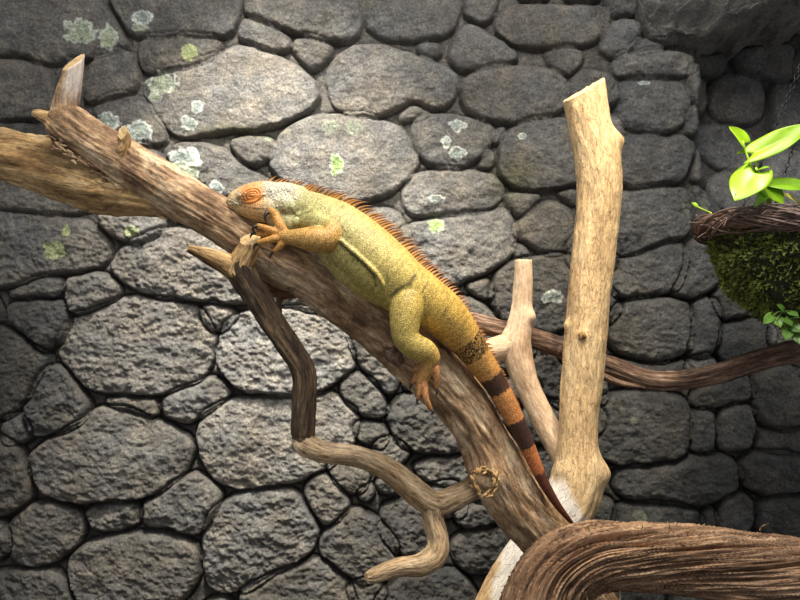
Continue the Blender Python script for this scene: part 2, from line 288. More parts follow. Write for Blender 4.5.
# ================================================================== STONE WALL
YW = 2.34
ST = '''98 S -20,-20 85,-20 100,0 118,30 128,45 100,55 75,58 35,62 28,55 0,52 -20,50
93 S -20,58 25,60 45,68 55,95 50,112 25,118 -20,120
103 S 88,58 128,48 138,75 130,92 90,100 82,95
98 S 60,62 82,60 80,100 62,128 55,120
95 S 100,-20 240,-20 237,15 225,35 180,32 140,36 125,28
93 S 140,38 180,34 222,38 215,55 195,63 160,68 142,70 137,50
122 S 140,82 165,68 215,58 232,43 262,48 290,62 312,78 319,95 310,108 290,118 268,126 215,130 180,137 160,122 148,105
93 S 92,105 115,95 135,96 150,112 165,135 160,143 135,144 105,138 92,122
110 S 228,142 240,136 270,137 274,148 268,160 250,164 235,157
95 S 162,150 180,143 215,145 232,160 260,175 272,186 240,200 215,195 185,175
126 S 275,150 280,132 305,117 345,113 390,122 410,137 419,158 412,172 398,185 380,196 345,202 310,195 285,180 268,165
105 S 245,-20 362,-20 362,20 355,38 335,40 310,35 285,28 262,20 243,12
112 S 243,16 262,24 280,31 289,40 288,50 270,48 250,42 236,35
105 S 290,40 310,36 332,43 330,52 320,65 312,68 298,57
125 S 326,75 335,55 360,44 385,45 405,52 430,60 455,72 460,82 455,95 445,105 432,108 420,100 412,98 395,108 375,116 352,113 335,103
110 S 398,113 413,102 425,109 432,112 420,119 400,122
105 S 364,-20 460,-20 459,15 450,32 430,36 400,38 380,36 365,22
110 S 416,43 425,39 440,42 442,52 435,58 420,55
100 S 464,-20 498,-20 496,12 485,22 472,18 464,8
110 S 452,45 460,28 470,22 490,32 512,48 518,58 508,62 480,67 462,69 448,58
93 S 498,10 515,4 560,5 600,4 612,12 605,32 590,42 560,45 535,47 510,40 497,25
60 S 515,-24 553,-24 551,0 522,0
60 S 562,-24 605,-24 602,0 566,0
95 S 545,52 560,48 580,47 586,55 578,68 568,75 552,66
110 S 462,82 475,72 500,66 530,65 552,69 568,80 570,98 560,110 540,116 510,122 485,120 470,110 462,98
115 S 412,125 425,115 445,113 470,118 490,125 494,132 490,145 480,157 462,166 440,168 424,158 415,140
115 S 495,129 504,125 507,133 498,142 492,141
95 S 490,147 496,152 493,168 477,168
100 S 500,150 508,130 525,122 560,116 582,122 592,150 580,182 555,185 525,189 505,178 499,165
125 S 404,190 412,175 430,170 460,170 490,172 503,185 504,195 490,207 470,213 440,214 418,216 405,205
130 S 420,222 450,218 490,213 508,209 515,225 516,240 510,258 490,270 465,280 450,286 430,266 410,246 400,230
120 S 352,210 385,207 402,217 412,245 396,252 372,240
105 S 505,194 525,191 543,196 537,205 520,217 508,205
105 S 558,192 572,187 580,190 580,205 570,205
100 S 516,225 530,213 552,200 570,211 577,225 575,247 560,252 545,254 532,243 517,236
95 S 516,243 524,243 532,254 524,260 514,257
93 S 493,290 500,272 515,260 540,258 565,254 575,262 578,300 570,330 550,333 520,330 500,315 492,300
95 S 467,287 480,279 490,279 493,292 490,300 478,297
100 S 455,297 475,300 495,314 500,325 485,330 465,320
70 M 602,40 612,22 630,17 641,20 642,35 632,50 615,57 603,50
60 M 608,-24 643,-24 642,10 625,14 608,11
65 M 630,49 645,33 668,43 662,51 640,52
80 M 615,58 630,53 655,50 685,51 697,58 696,69 680,74 650,75 625,75 617,70
75 M 613,95 622,81 650,79 680,80 690,89 692,110 685,122 670,130 655,133 635,128 620,118
65 M 692,108 700,100 707,108 704,130 695,136 687,130
72 M 694,66 705,60 728,60 732,75 731,95 720,102 700,102 693,92
74 M 736,65 755,53 785,55 797,65 797,100 780,108 755,104 737,95
62 M 700,40 740,35 760,30 757,48 735,56 705,55
62 M 763,28 800,22 830,20 830,60 800,58 765,48
74 M 802,65 830,62 860,70 860,140 810,135
80 M 712,117 740,108 775,112 790,125 793,150 785,160 765,165 740,155 715,135
72 M 618,140 640,135 665,137 685,134 697,145 690,165 685,180 660,184 635,186 620,182 616,160
78 M 702,150 710,142 720,155 727,170 720,182 700,182 692,178
76 M 618,191 640,189 670,187 690,190 694,205 692,230 680,238 660,242 640,252 618,254 612,230
78 M 695,187 715,186 735,195 730,225 710,233 696,230 697,205
76 M 612,262 640,257 665,244 685,242 688,260 682,280 672,292 640,296 612,295
74 M 691,242 710,236 720,247 730,270 728,280 712,290 700,296 680,296 675,290 687,275
70 M 720,290 732,281 748,286 758,300 757,315 740,318 728,318 718,302
78 M 613,310 630,300 665,299 688,302 693,320 692,348 678,358 650,361 625,355 612,345
78 M 696,303 705,298 720,300 726,320 725,345 712,356 697,356 690,350 696,335
66 M 728,328 750,321 775,323 785,335 780,355 750,362 730,360 724,350
62 M 605,360 625,362 650,366 680,362 690,364 690,378 650,386 615,380
62 M 600,410 606,397 640,393 670,395 688,401 693,415 692,440 685,458 660,463 630,466 605,460 598,445
76 M 696,400 705,385 730,372 755,375 763,390 760,403 735,406 715,408 700,408
80 M 767,378 785,368 815,372 818,425 800,432 780,430 767,420 765,400
74 M 696,416 705,411 720,416 721,430 718,450 700,455 695,445
80 M 723,425 730,413 745,409 762,411 765,430 763,450 745,454 725,452
78 M 768,437 790,434 830,436 830,455 790,455 768,452
64 M 620,475 630,469 660,469 685,463 710,459 738,461 748,475 750,485 740,497 720,503 700,508 680,505 650,501 625,499 618,488
70 M 748,471 765,457 790,458 830,461 830,490 800,498 775,500 755,492
58 M 620,508 650,505 680,508 698,513 705,522 700,545 620,545 615,525
58 M 588,506 605,498 616,506 614,545 590,545
58 M 707,514 718,512 723,528 715,545 707,540
66 M 722,515 735,503 750,500 762,508 766,520 760,535 745,548 725,545
66 M 769,511 785,503 830,504 830,550 785,550 770,538
60 M 600,590 640,584 660,588 668,615 660,640 605,640
62 M 673,594 720,590 758,595 762,640 680,640
62 M 765,602 800,598 840,600 840,650 770,650
64 M 610,550 650,548 700,548 720,552 715,582 650,580 612,582
64 M 725,552 780,553 830,555 830,595 790,593 730,588
125 R -20,178 10,181 50,189 85,201 90,209 75,212 40,211 15,209 -20,202
70 R -20,124 30,124 70,138 90,165 60,178 -20,172
125 R -20,209 20,215 60,216 90,223 105,240 107,255 95,267 65,270 40,275 10,284 -20,288
135 R 97,215 105,207 125,203 148,207 160,215 162,225 150,237 133,243 115,235 100,225
140 R 108,262 120,249 145,236 165,229 185,226 215,235 245,260 262,280 255,300 225,302 195,299 160,296 135,289 115,278
100 R 8,290 25,283 50,276 61,281 61,291 50,296 20,297 9,297
125 R 63,286 70,277 95,273 108,277 117,290 111,299 90,307 72,315 65,305
85 R 8,304 30,301 60,302 65,315 62,335 48,348 42,350 25,335 12,325 6,315
85 R -20,325 8,332 30,345 46,354 44,365 32,385 25,400 10,415 -20,425
135 R 55,350 65,330 72,317 95,310 125,298 160,299 190,305 205,316 212,335 210,360 200,378 180,385 160,395 135,393 95,392 75,378 60,362
95 R 24,412 30,397 36,382 48,366 60,370 78,392 86,405 82,420 68,428 40,437 28,427
110 R 104,401 115,397 140,399 156,402 158,412 150,417 130,410 112,406
120 R 160,405 170,394 190,387 208,378 222,385 227,395 215,405 200,417 185,423 165,417
125 R 199,309 210,303 228,307 236,315 225,330 210,331 202,320
165 R 216,345 225,327 240,313 285,308 320,310 340,325 350,345 353,365 345,375 330,385 312,396 280,395 240,390 225,375 217,360
150 R 265,287 300,286 330,296 343,307 333,314 300,306 270,302
160 R 196,430 205,414 225,402 260,399 300,400 330,394 350,408 358,420 352,445 340,460 310,478 280,485 235,490 215,480 200,460
120 R 26,460 40,446 65,432 85,420 94,410 120,408 150,420 180,434 190,445 188,465 175,480 150,497 120,500 80,503 55,498 35,485
90 R -20,432 8,442 20,457 28,480 26,500 15,512 -20,520
105 R 2,535 15,516 35,504 60,508 78,514 80,530 70,550 55,563 30,568 8,562
105 R 83,514 95,508 118,503 137,507 139,522 125,528 105,534 90,527
115 R 142,508 155,499 180,480 200,477 215,490 218,500 208,520 198,535 180,533 170,527 150,528 142,520
110 R 66,568 72,554 95,543 130,536 165,538 190,543 198,560 195,580 180,604 150,635 90,635 70,590
85 R -20,577 20,574 50,572 63,587 72,610 60,640 -20,640
130 R 202,540 210,517 225,501 255,493 290,491 302,503 310,520 317,535 312,550 300,562 270,575 245,590 220,595 206,585 203,565
125 R 305,489 320,477 332,482 345,500 348,508 340,518 325,526 315,515 305,498
115 R 240,592 265,580 300,567 320,562 345,581 355,600 340,640 235,640
110 R 200,606 230,600 228,640 195,640
105 R 320,540 335,527 355,510 375,521 395,540 398,560 385,575 365,583 350,578 335,565 322,555
115 R 325,467 345,465 368,473 366,488 352,497 340,488
110 R 360,491 370,485 375,495 368,504 358,500
105 R 376,482 390,476 405,486 402,493 390,497 378,492
110 R 340,386 352,374 370,379 382,395 388,410 378,418 362,415 350,405
95 R 355,426 368,422 386,427 388,440 380,448 358,443
110 R 345,325 365,329 385,346 400,375 392,395 375,381 358,363 352,345
85 R 388,412 395,400 425,393 450,411 465,440 462,453 435,453 408,450 393,435
90 R 402,364 420,367 435,388 415,390 404,390
100 R 415,466 440,459 470,460 475,475 465,486 440,485 420,478
95 R 380,512 400,502 425,502 435,520 438,548 425,558 405,560 385,540
85 R 455,516 470,508 490,505 505,513 500,524 475,529 458,525
80 R 455,542 475,532 500,529 512,541 508,565 490,577 465,572 452,558
75 R 385,589 405,580 440,573 460,574 475,591 478,615 440,640 390,640 375,607
80 R 505,500 530,495 545,520 530,545 515,535
75 R 484,588 520,578 545,590 540,640 486,640
85 R 470,360 500,380 520,420 500,428 478,410
80 R 525,345 560,350 575,370 572,410 555,405 535,375
85 R 485,434 515,440 532,470 505,480 488,468'''
def chaikin(p):
    for _ in range(2):
        q = np.roll(p, -1, 0)
        p = np.stack([.78*p+.22*q, .22*p+.78*q], 1).reshape(-1, 2)
    return p
stones = []
for line in ST.split('\n'):
    w = line.split(); stones.append((float(w[0]), w[1], np.array([[float(c) for c in t.split(',')] for t in w[2:]])))
# courses of stones that go on beyond the frame
for gx in np.arange(-190, 1010, 78):
    for gy in np.arange(-130, 760, 62):
        cx, cy = gx+random.uniform(-12, 12)+(39 if int((gy+130)/62) % 2 else 0), gy+random.uniform(-6, 6)
        if -58 < cx < 858 and -55 < cy < 672: continue
        n = 8; an = np.linspace(0, 2*np.pi, n, endpoint=False)+random.uniform(0, .5)
        sx, sy = random.uniform(33, 42), random.uniform(25, 32)
        stones.append((random.uniform(70, 110), 'R' if cx < 400 else 'M', np.stack([cx+np.cos(an)*sx*np.array([random.uniform(.85, 1.12) for _ in an]), cy+np.sin(an)*sy*np.array([random.uniform(.85, 1.12) for _ in an])], 1)))
# stones hidden behind the branches and the iguana: fill what is still bare
cg = 4.0; ox, oy = np.arange(-170, 970, cg), np.arange(-110, 730, cg); OX, OY = np.meshgrid(ox, oy); occ = np.zeros(OX.shape, bool)
def inpoly(q, X, Y):
    r = np.zeros(X.shape, bool)
    for a, b in zip(q, np.roll(q, -1, 0)):
        c = ((a[1] > Y) != (b[1] > Y)); r ^= c & (X < (b[0]-a[0])*(Y-a[1])/((b[1]-a[1]) if abs(b[1]-a[1]) > 1e-9 else 1e-9)+a[0])
    return r
for (_, _, q) in stones: occ |= inpoly(chaikin(q), OX, OY)
for _ in range(140):
    d = np.full(OX.shape, 99.0); cur = occ.copy()
    for k in range(14):
        d[cur & (d == 99)] = k; nb = cur.copy()
        nb[1:] |= cur[:-1]; nb[:-1] |= cur[1:]
        if k % 2 == 0: nb[:, 1:] |= cur[:, :-1]; nb[:, :-1] |= cur[:, 1:]
        else: nb[:, 1:] |= nb[:, :-1].copy(); nb[:, :-1] |= nb[:, 1:].copy()
        cur = nb
    d[d == 99] = 14
    j, i = np.unravel_index(np.argmax(d+np.random.RandomState(_).rand(*d.shape)*.5), d.shape)
    if d[j, i] < 3: break
    rr = min(d[j, i]*cg, 34)*random.uniform(.9, 1.05); an = np.linspace(0, 2*np.pi, 9, endpoint=False)
    q = np.stack([OX[j, i]+np.cos(an)*rr*1.12*np.array([random.uniform(.88, 1.1) for _a in an]), OY[j, i]+np.sin(an)*rr*.95*np.array([random.uniform(.88, 1.1) for _a in an])], 1)
    stones.append((random.uniform(88, 112), 'M' if OX[j, i] > 600 else 'R' if OY[j, i] > 220 else 'S', q)); occ |= inpoly(q, OX, OY)
STEP = 1.1
gx = np.arange(-180, 981, STEP); gy = np.arange(-120, 741, STEP)
PX, PY = np.meshgrid(gx, gy)
wx = PX+2.6*fbm(PX/22, PY/22, 0, 3, 1); wy = PY+2.6*fbm(PX/22, PY/22, 7.3, 3, 2)
H = .006+.009*fbm(PX/26, PY/26, 1.0, 5, 3)-.006*smooth(230, 330, PY)+.0025*fbm(PX/4, PY/4, 3, 2, 4)
OUT = np.full(PX.shape, 99.0)
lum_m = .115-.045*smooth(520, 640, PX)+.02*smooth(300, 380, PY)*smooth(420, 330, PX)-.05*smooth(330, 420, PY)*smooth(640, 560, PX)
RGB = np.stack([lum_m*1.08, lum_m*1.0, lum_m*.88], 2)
big = fbm(PX/60, PY/60, 3.0, 4, 9)
fine = fbm(PX/9, PY/9, 5.0, 4, 21)
mid = fbm(PX/24, PY/20, 8.0, 4, 31)
chip = np.abs(fbm(PX/15, PY/12, 2.0, 5, 41))
ledges = fbm(PX/24, PY/15, 6.0, 4, 51)
grain = fbm(PX/4.2, PY/4.2, 9.0, 3, 45)
flake = 1-2*np.abs(fbm(PX/11+2*mid, PY/8+2*fine*.3, 4.0, 4, 47))
flake2 = np.clip(fbm(PX/7, PY/5, 14.0, 3, 49)*3, -.5, .5)
rough_m = .72+.28*smooth(200, 300, PY+.12*(400-PX)); rough_m = np.where(PX > 590, .85, rough_m)
for (tone, kind, poly) in stones:
    q = chaikin(poly); cx, cy = poly.mean(0)
    x0, y0 = q.min(0)-12; x1, y1 = q.max(0)+12
    i0, i1 = np.searchsorted(gx, [x0, x1]); j0, j1 = np.searchsorted(gy, [y0, y1])
    if i1 <= i0 or j1 <= j0: continue
    sl = (slice(j0, j1), slice(i0, i1)); X = wx[sl]; Y = wy[sl]
    d2 = np.full(X.shape, 1e9); ins = np.zeros(X.shape, bool)
    for a, b in zip(q, np.roll(q, -1, 0)):
        ex, ey = b-a; L2 = ex*ex+ey*ey+1e-9
        t = np.clip(((X-a[0])*ex+(Y-a[1])*ey)/L2, 0, 1)
        d2 = np.minimum(d2, (X-a[0]-t*ex)**2+(Y-a[1]-t*ey)**2)
        c = ((a[1] > Y) != (b[1] > Y)); xs = (b[0]-a[0])*(Y-a[1])/((b[1]-a[1]) if abs(b[1]-a[1]) > 1e-9 else 1e-9)+a[0]
        ins ^= c & (X < xs)
    EX = 3.2*np.clip((x1-x0+y1-y0-24)/110, .35, 1)
    d = np.where(ins, np.sqrt(d2), -np.sqrt(d2))+EX; ins = d > 0
    OUT[sl] = np.minimum(OUT[sl], np.where(ins, 99, -d))
    if not ins.any(): continue
    md = d[ins].max(); size = math.sqrt((x1-x0)*(y1-y0))
    w = min(random.uniform(5, 8) if kind != 'M' else random.uniform(6, 11), md*.75)
    t = np.clip(d/w, 0, 1); prof = np.sqrt(np.clip(1-(1-t)**2, 0, 1))
    h0 = random.uniform(.026, .038)*min(1, .5+size/150)
    h = h0*prof+.012*min(1, size/100)*np.clip(d/md, 0, 1)**.7
    tx, ty = random.uniform(-.008, .008), random.uniform(-.002, .01)   # slight tilt of each face
    h = h+prof*(tx*(X-cx)/50+ty*(Y-cy)/40)
    for _ in range(5):                                   # chipped facets towards the rim
        an = random.uniform(0, 6.28); rr = ((X-cx)*math.cos(an)+(Y-cy)*math.sin(an))/(size*.5)
        h = np.minimum(h, h0*1.25-.034*(rr-random.uniform(.42, .75)))
    ro = {'S': .75, 'M': .8, 'R': 1.0}[kind]*(1.0 if random.random() > .3 else .75)*rough_m[sl]
    face = smooth(0, .6, t)
    h = h+face*ro*(.0052*fine[sl]+.008*mid[sl]-.008*chip[sl]+.005*np.clip(ledges[sl]*2.2, -.6, .6)+.0035*grain[sl]+rough_m[sl]*(.0035*flake[sl]+.0032*flake2[sl]))
    h = np.maximum(h, .002)
    up = ins & (h > np.where(OUT[sl] == 99, H[sl], H[sl]-.004))
    H[sl] = np.where(up, h, H[sl])
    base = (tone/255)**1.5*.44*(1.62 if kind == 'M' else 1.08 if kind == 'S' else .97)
    warm = random.uniform(.0, .05) if kind != 'M' else random.uniform(-.03, .02)
    colr = np.array([base*(1.035+warm), base, base*(.93-warm)])
    colr = colr*1.0+0*cx
    k = (1+.35*big[sl]+.35*mid[sl]*.8)*(.8+.2*smooth(0, .6, t))
    hue = 1+.5*np.clip(fbm(X/38, Y/38, cx, 2, 95), -.4, .4)[..., None]*np.array([.2, 0, -.28])
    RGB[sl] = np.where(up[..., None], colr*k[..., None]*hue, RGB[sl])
# narrow black joint right at the foot of each stone
H = H-(.006+.014*smooth(200, 320, PY))*np.exp(-(OUT/1.9)**2)
H = np.clip(H, -.03, .12)
# lichen
def rgb(*c): return np.array([(v/255)**2.2 for v in c])
LI = [(81,33,16,13,'g'),(109,38,9,12,'g'),(143,18,11,8,'w'),(140,28,9,4,'g'),(189,52,9,8,'y'),(160,82,16,12,'g'),(153,96,7,4,'g'),(197,107,7,7,'w'),(188,123,9,7,'w'),(107,123,13,11,'w'),(139,131,13,11,'w'),
 (184,158,18,11,'w'),(192,172,8,9,'g'),(180,166,8,6,'g'),(218,188,8,7,'w'),(337,166,7,11,'G'),(330,127,9,7,'f'),(354,128,9,9,'f'),(457,126,9,6,'w'),(446,142,5,7,'w'),(457,154,9,7,'w'),(522,136,4,4,'w'),
 (437,199,8,4,'w'),(436,226,9,7,'G'),(55,250,12,10,'y'),(66,231,4,7,'y'),(133,232,8,6,'y'),(552,297,11,7,'w'),(312,295,6,6,'G'),(645,82,6,2,'w'),(268,139,4,3,'f'),(687,208,5,5,'f'),(710,198,8,12,'f'),(641,517,7,6,'f'),(622,410,3,3,'f'),(632,420,3,3,'f'),(668,346,2,2,'f'),(690,515,6,4,'f')]
for (cx, cy, rx, ry, k) in LI:
    i0, i1 = np.searchsorted(gx, [cx-rx*2, cx+rx*2]); j0, j1 = np.searchsorted(gy, [cy-ry*2, cy+ry*2]); sl = (slice(j0, j1), slice(i0, i1))
    X, Y = PX[sl], PY[sl]
    dd = np.sqrt(((X-cx)/rx)**2+((Y-cy)/ry)**2)+.55*fbm(X/7, Y/7, cx, 3, 61)
    inner, rim, am = {'g': (rgb(165,175,150), rgb(205,212,196), .8), 'w': (rgb(160,172,164), rgb(225,230,222), .85), 'y': (rgb(172,182,128), rgb(176,186,135), .75),
                  'G': (rgb(165,196,118), rgb(205,218,180), .9), 'f': (rgb(150,160,135), rgb(150,160,135), .5)}[k]
    mk = smooth(1.05, .9, dd)*am; rm = smooth(.55, .9, dd)
    c = inner[None, None]*(1-rm)[..., None]+rim[None, None]*rm[..., None]
    c = c*(1+.5*fbm(X/3.5, Y/3.5, 2, 2, 71))[..., None]*.8
    RGB[sl] = RGB[sl]*(1-mk)[..., None]+c*mk[..., None]
    H[sl] += .0015*mk
# moss tint in some joints
gm = .5*np.exp(-(((PX-510)/22)**2+((PY-178)/20)**2))+.4*np.exp(-(((PX-240)/50)**2+((PY-131)/7)**2))
RGB = RGB*(1-gm[..., None])+np.array([.07,.075,.02])*gm[..., None]
RGB = np.clip(RGB, .004, .9)
REC = .15*smooth(697, 724, PX+5*big)*(1-smooth(120, 250, PY))+.05*smooth(690, 760, PX)
YY = YW+REC-H
XX = (PX-400)*(YW-.035)/F; ZZ = CZ+(300-PY)*(YW-.035)/F
ny, nx = PX.shape
def grid_faces(ny, nx):
    i = np.arange(ny-1)[:, None]*nx; j = np.arange(nx-1)[None]
    return np.stack([i+j, i+nx+j, i+nx+j+1, i+j+1], 2).reshape(-1, 4)
V = np.stack([XX, YY, ZZ], 2).reshape(-1, 3)
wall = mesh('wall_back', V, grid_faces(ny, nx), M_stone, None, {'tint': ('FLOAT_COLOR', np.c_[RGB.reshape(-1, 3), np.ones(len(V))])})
tag(wall, 'grey wall of rounded natural stones with pale lichen patches', kind='structure')

# rock overhang at the top right, grows out of the wall
n_u, n_v = 220, 150
U, Vv = np.meshgrid(np.linspace(0, 1, n_u), np.linspace(0, 1, n_v))
lowx = [636, 645, 668, 700, 735, 770, 800, 860, 980]; lowy = [6, 32, 44, 43, 37, 28, 21, 12, 0]
pxx = 638+U*342
lo = np.interp(pxx, lowx, lowy)
ang = Vv*math.pi*.93                        # profile: from wall under the ledge, round the nose, back on top
rise = 70+60*U
nose = .10+.32*smooth(0, .55, U)
Yp = YW+.12-(nose+.12)*np.sin(ang)**.75
Zp_px = lo-12+rise*.5*(np.cos(ang)-1)*1.0+12*np.cos(ang)
nz = fbm(pxx/70, Vv*4, 2.0, 5, 81); cr = np.abs(fbm(pxx/50+Vv*2, Vv*3-pxx/90, 1.0, 4, 85))
fz = fbm(pxx/14, Vv*9, 5.0, 4, 87)
Yl = Yp-.09*nz*np.sin(ang)+.12*cr-.018*fz-.02
s = (YW-.06)/F
Vl = np.stack([(pxx-400)*s, Yl, CZ+(300-Zp_px)*s+.05*nz-.05*cr+.012*fz], 2)
Vl[:, 0] = Vl[:, 0]
tl = np.full((n_v, n_u, 3), 1.0)*(np.array([.135,.13,.122])*(1+.5*nz[..., None]))
led = mesh('trim_1', Vl.reshape(-1, 3), grid_faces(n_v, n_u)[:, ::-1], M_stone, None, {'tint': ('FLOAT_COLOR', np.c_[np.clip(tl.reshape(-1, 3), .01, 1), np.ones(n_u*n_v)])})
tag(led, 'dark rock overhang jutting from the top right of the stone wall', kind='structure')

# ground of the enclosure
gxx, gyy = np.meshgrid(np.linspace(-1.7, 1.7, 90), np.linspace(.75, YW+.05, 50))
Vg = np.stack([gxx, gyy, .1+.012*fbm(gxx*6, gyy*6, 0, 4, 91)], 2).reshape(-1, 3)
M_soil = plain('dark_soil', (.05,.04,.03), .9, 80, .5, .6)
tag(mesh('floor', Vg, grid_faces(50, 90)[:, ::-1], M_soil), 'dark soil ground of the enclosure', kind='structure')

# ================================================================== BRANCHES
YL = 1.66
log = empty('perch_log', P(500, 860, 1.72)*np.array([1,1,0])+np.array([0,0,.1]))
tag(log, 'thick brown forked log running diagonally down from the upper left, iguana lying on it', 'log')
LOGP = [(60,121,1.70,17),(74,131,1.70,20),(95,144,1.70,21),(127,164,1.69,22),(165,187,1.68,22),(200,208,1.67,21),(235,229,1.66,22),(270,250,1.66,26),(310,271,1.66,28),(350,299,1.66,29),(390,331,1.66,28),(430,369,1.66,27),(462,405,1.66,25),(483,437,1.67,25),(499,470,1.68,27),(516,500,1.69,27),(541,531,1.71,26),(572,572,1.74,28),(600,640,1.77,30),(620,740,1.8,33),(628,742+12,1.8,33)]
LW = world(LOGP)
# extend straight to the ground
LW = np.vstack([LW[:-1], [LW[-2][0]+.03, 1.80, .08, .07]])
def lump(px, py, Y, r, h): return (P(px, py, Y), r*Y/F, h*Y/F)
Vt, Fs, at, (LC, LR) = tube(LW, step=.004, na=110, rough=.10, freq=(3, 9), fibre=.16, ffreq=(5, 7), seed=3, caps=('dome', 'flat'),
   lumps=[lump(484,478,1.63,14,10), lump(484,479,1.615,5.5,-17), lump(124,150,1.66,8,7), lump(395,352,1.63,9,3), lump(70,118,1.68,14,4)])
mesh('trunk', Vt, Fs, M_log, log, {'bark': ('FLOAT_VECTOR', at['bark']), 'cut': ('FLOAT', at['cut']), 'pale': ('FLOAT', at['pale'])})
tag(wood('limb', [(-210,108,2.0,25),(-120,125,1.92,25),(-40,146,1.84,24),(0,154,1.80,25),(35,163,1.775,27),(70,174,1.75,28),(108,187,1.725,25),(140,195,1.70,19),(175,206,1.685,14),(215,226,1.67,10)], M_limb, log, step=.005, na=64, rough=.12, fibre=.16, ffreq=(2.6, 6), twist=1.2, seed=8, caps=('flat','dome')), 'golden brown limb leaving the frame at the left edge')
wood('stub', [(64,118,1.70,13),(67,100,1.695,11.5),(71,82,1.69,10.5),(73,70,1.688,9.5),(74,62,1.686,8.8)], M_log, log, step=.004, na=48, rough=.12, fibre=.1, seed=12, caps=('dome','flat'), capslant=(None, (.8,.75,.3)), palefn=lambda V, s, A: .55*smooth(.15,.7,s)*smooth(-.3,.5,np.cos(A-1.2)))  # paler right side: light falling there is painted into the wood
wood('stub', [(60,122,1.69,9),(48,118,1.685,7),(38,114,1.68,5),(33,113,1.68,3)], M_limb, log, step=.003, na=32, rough=.15, seed=14, caps=('dome','flat'))
wood('stub', [(122,158,1.66,8),(124,147,1.655,7),(124,138,1.652,6),(122,132,1.65,5)], M_limb, log, step=.003, na=36, rough=.25, freq=(4,40), seed=15, caps=('dome','flat'), capslant=(None, (.3,1.2,.4)))
seam = catmull(np.array([[50,139],[66,151],[85,163],[100,173],[116,183],[134,194],[152,206],[176,221]], float), 1.0); bits = []
for k in range(70):
    q = seam[random.randrange(len(seam)-8)]+np.array([random.gauss(0, 1.5), random.gauss(0, 2.5)]); dr = np.array([.87, random.gauss(0, .12), -.5+random.gauss(0, .2)])
    p0 = P(q[0], q[1], 1.672+random.uniform(-.006, .008)); ln = random.uniform(.006, .018); r = random.uniform(.0015, .0042)
    bits.append(simple_tube([[*(p0-dr*ln), .0008], [*(p0+np.array([0, -.003, random.uniform(-.002, .003)])), r], [*(p0+dr*ln), .0008]], na=7, step=.004, seed=k, rough=.5))
Vk, Fk = merge(bits)
mesh('bark_strip', Vk, Fk, M_log, log, {'bark': ('FLOAT_VECTOR', Vk), 'cut': ('FLOAT', np.zeros(len(Vk))), 'pale': ('FLOAT', np.zeros(len(Vk)))})
parts = []
# knot hole: ragged ring on the lower trunk
kc = P(484, 480, 1.63); parts = []
for k in range(46):
    a = random.uniform(0, 6.28); r = random.gauss(.021, .0035)
    c0 = kc+np.array([math.cos(a)*r, -.016+random.uniform(-.004, .004), math.sin(a)*r*1.1])
    tn = np.array([-math.sin(a)+random.uniform(-.7,.7), random.uniform(-.3, .3), math.cos(a)+random.uniform(-.7,.7)])*random.uniform(.004, .011)
    parts.append(simple_tube([[*(c0-tn), .0012], [*(c0+np.array([0, -random.uniform(.001, .006), 0])), random.uniform(.0018, .0042)], [*(c0+tn), .001]], na=7, step=.003, seed=k, rough=.5))
Vk, Fk = merge(parts)
def barked(name, V, Fs, mat, parent, sc=1):
    return mesh(name, V, Fs, mat, parent, {'bark': ('FLOAT_VECTOR', V*sc), 'cut': ('FLOAT', np.zeros(len(V))), 'pale': ('FLOAT', np.zeros(len(V)))})
tag(barked('knot', Vk, Fk, M_limb, log), 'ragged broken knot')
kn, kf = simple_tube([[*P(388,350,1.62), .012], [*P(394,356,1.605), .016], [*P(399,360,1.60), .0125], [*P(402,361,1.60), .007]], na=20, step=.003, seed=4, rough=.25)
tag(barked('knot', kn, kf, M_red, log), 'small reddish knob under the trunk')

# crooked branch below the log
crook = empty('crooked_branch', P(302, 860, 1.61)*np.array([1,1,0])+np.array([0,0,.1]))
crook.location = P(366, 580, 1.62)
tag(crook, 'crooked dark brown branch bent twice, hanging under the log at the left', 'branch')
CR = dict(rough=.12, fibre=.13, ffreq=(4, 8), step=.004, na=44)
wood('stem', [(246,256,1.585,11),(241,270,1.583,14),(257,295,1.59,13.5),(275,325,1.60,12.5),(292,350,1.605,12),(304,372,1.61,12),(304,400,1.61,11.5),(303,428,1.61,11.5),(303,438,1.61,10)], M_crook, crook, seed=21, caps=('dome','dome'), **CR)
wood('stem', [(298,441,1.608,8),(304,444,1.61,12),(323,452,1.61,11),(355,456,1.62,10.5),(385,468,1.635,11),(410,487,1.65,12),(433,503,1.67,13),(455,497,1.69,11.5),(478,487,1.71,11.5),(500,480,1.725,10)], M_weath, crook, seed=25, caps=('dome','flat'), **CR)
wood('stub', [(238,272,1.583,13),(244,258,1.58,12),(249,246,1.576,10.5),(250,239,1.574,10)], M_limb, crook, seed=22, caps=('dome','flat'), capslant=(None,(.2,.45,.2)), **CR)
wood('stub', [(238,271,1.583,12),(226,264,1.58,10),(210,257,1.578,8),(198,252,1.575,5.5),(188,248,1.57,3.5)], M_limb, crook, seed=23, caps=('dome','flat'), **CR)
wood('twig', [(430,500,1.665,11),(433,520,1.66,10),(438,540,1.65,10.5),(435,556,1.64,12),(420,565,1.63,11),(402,567,1.625,9.5),(384,572,1.62,8.5),(372,576,1.615,7),(366,577,1.61,4.5)], M_weath, crook, seed=24, caps=('dome','flat'), **CR)

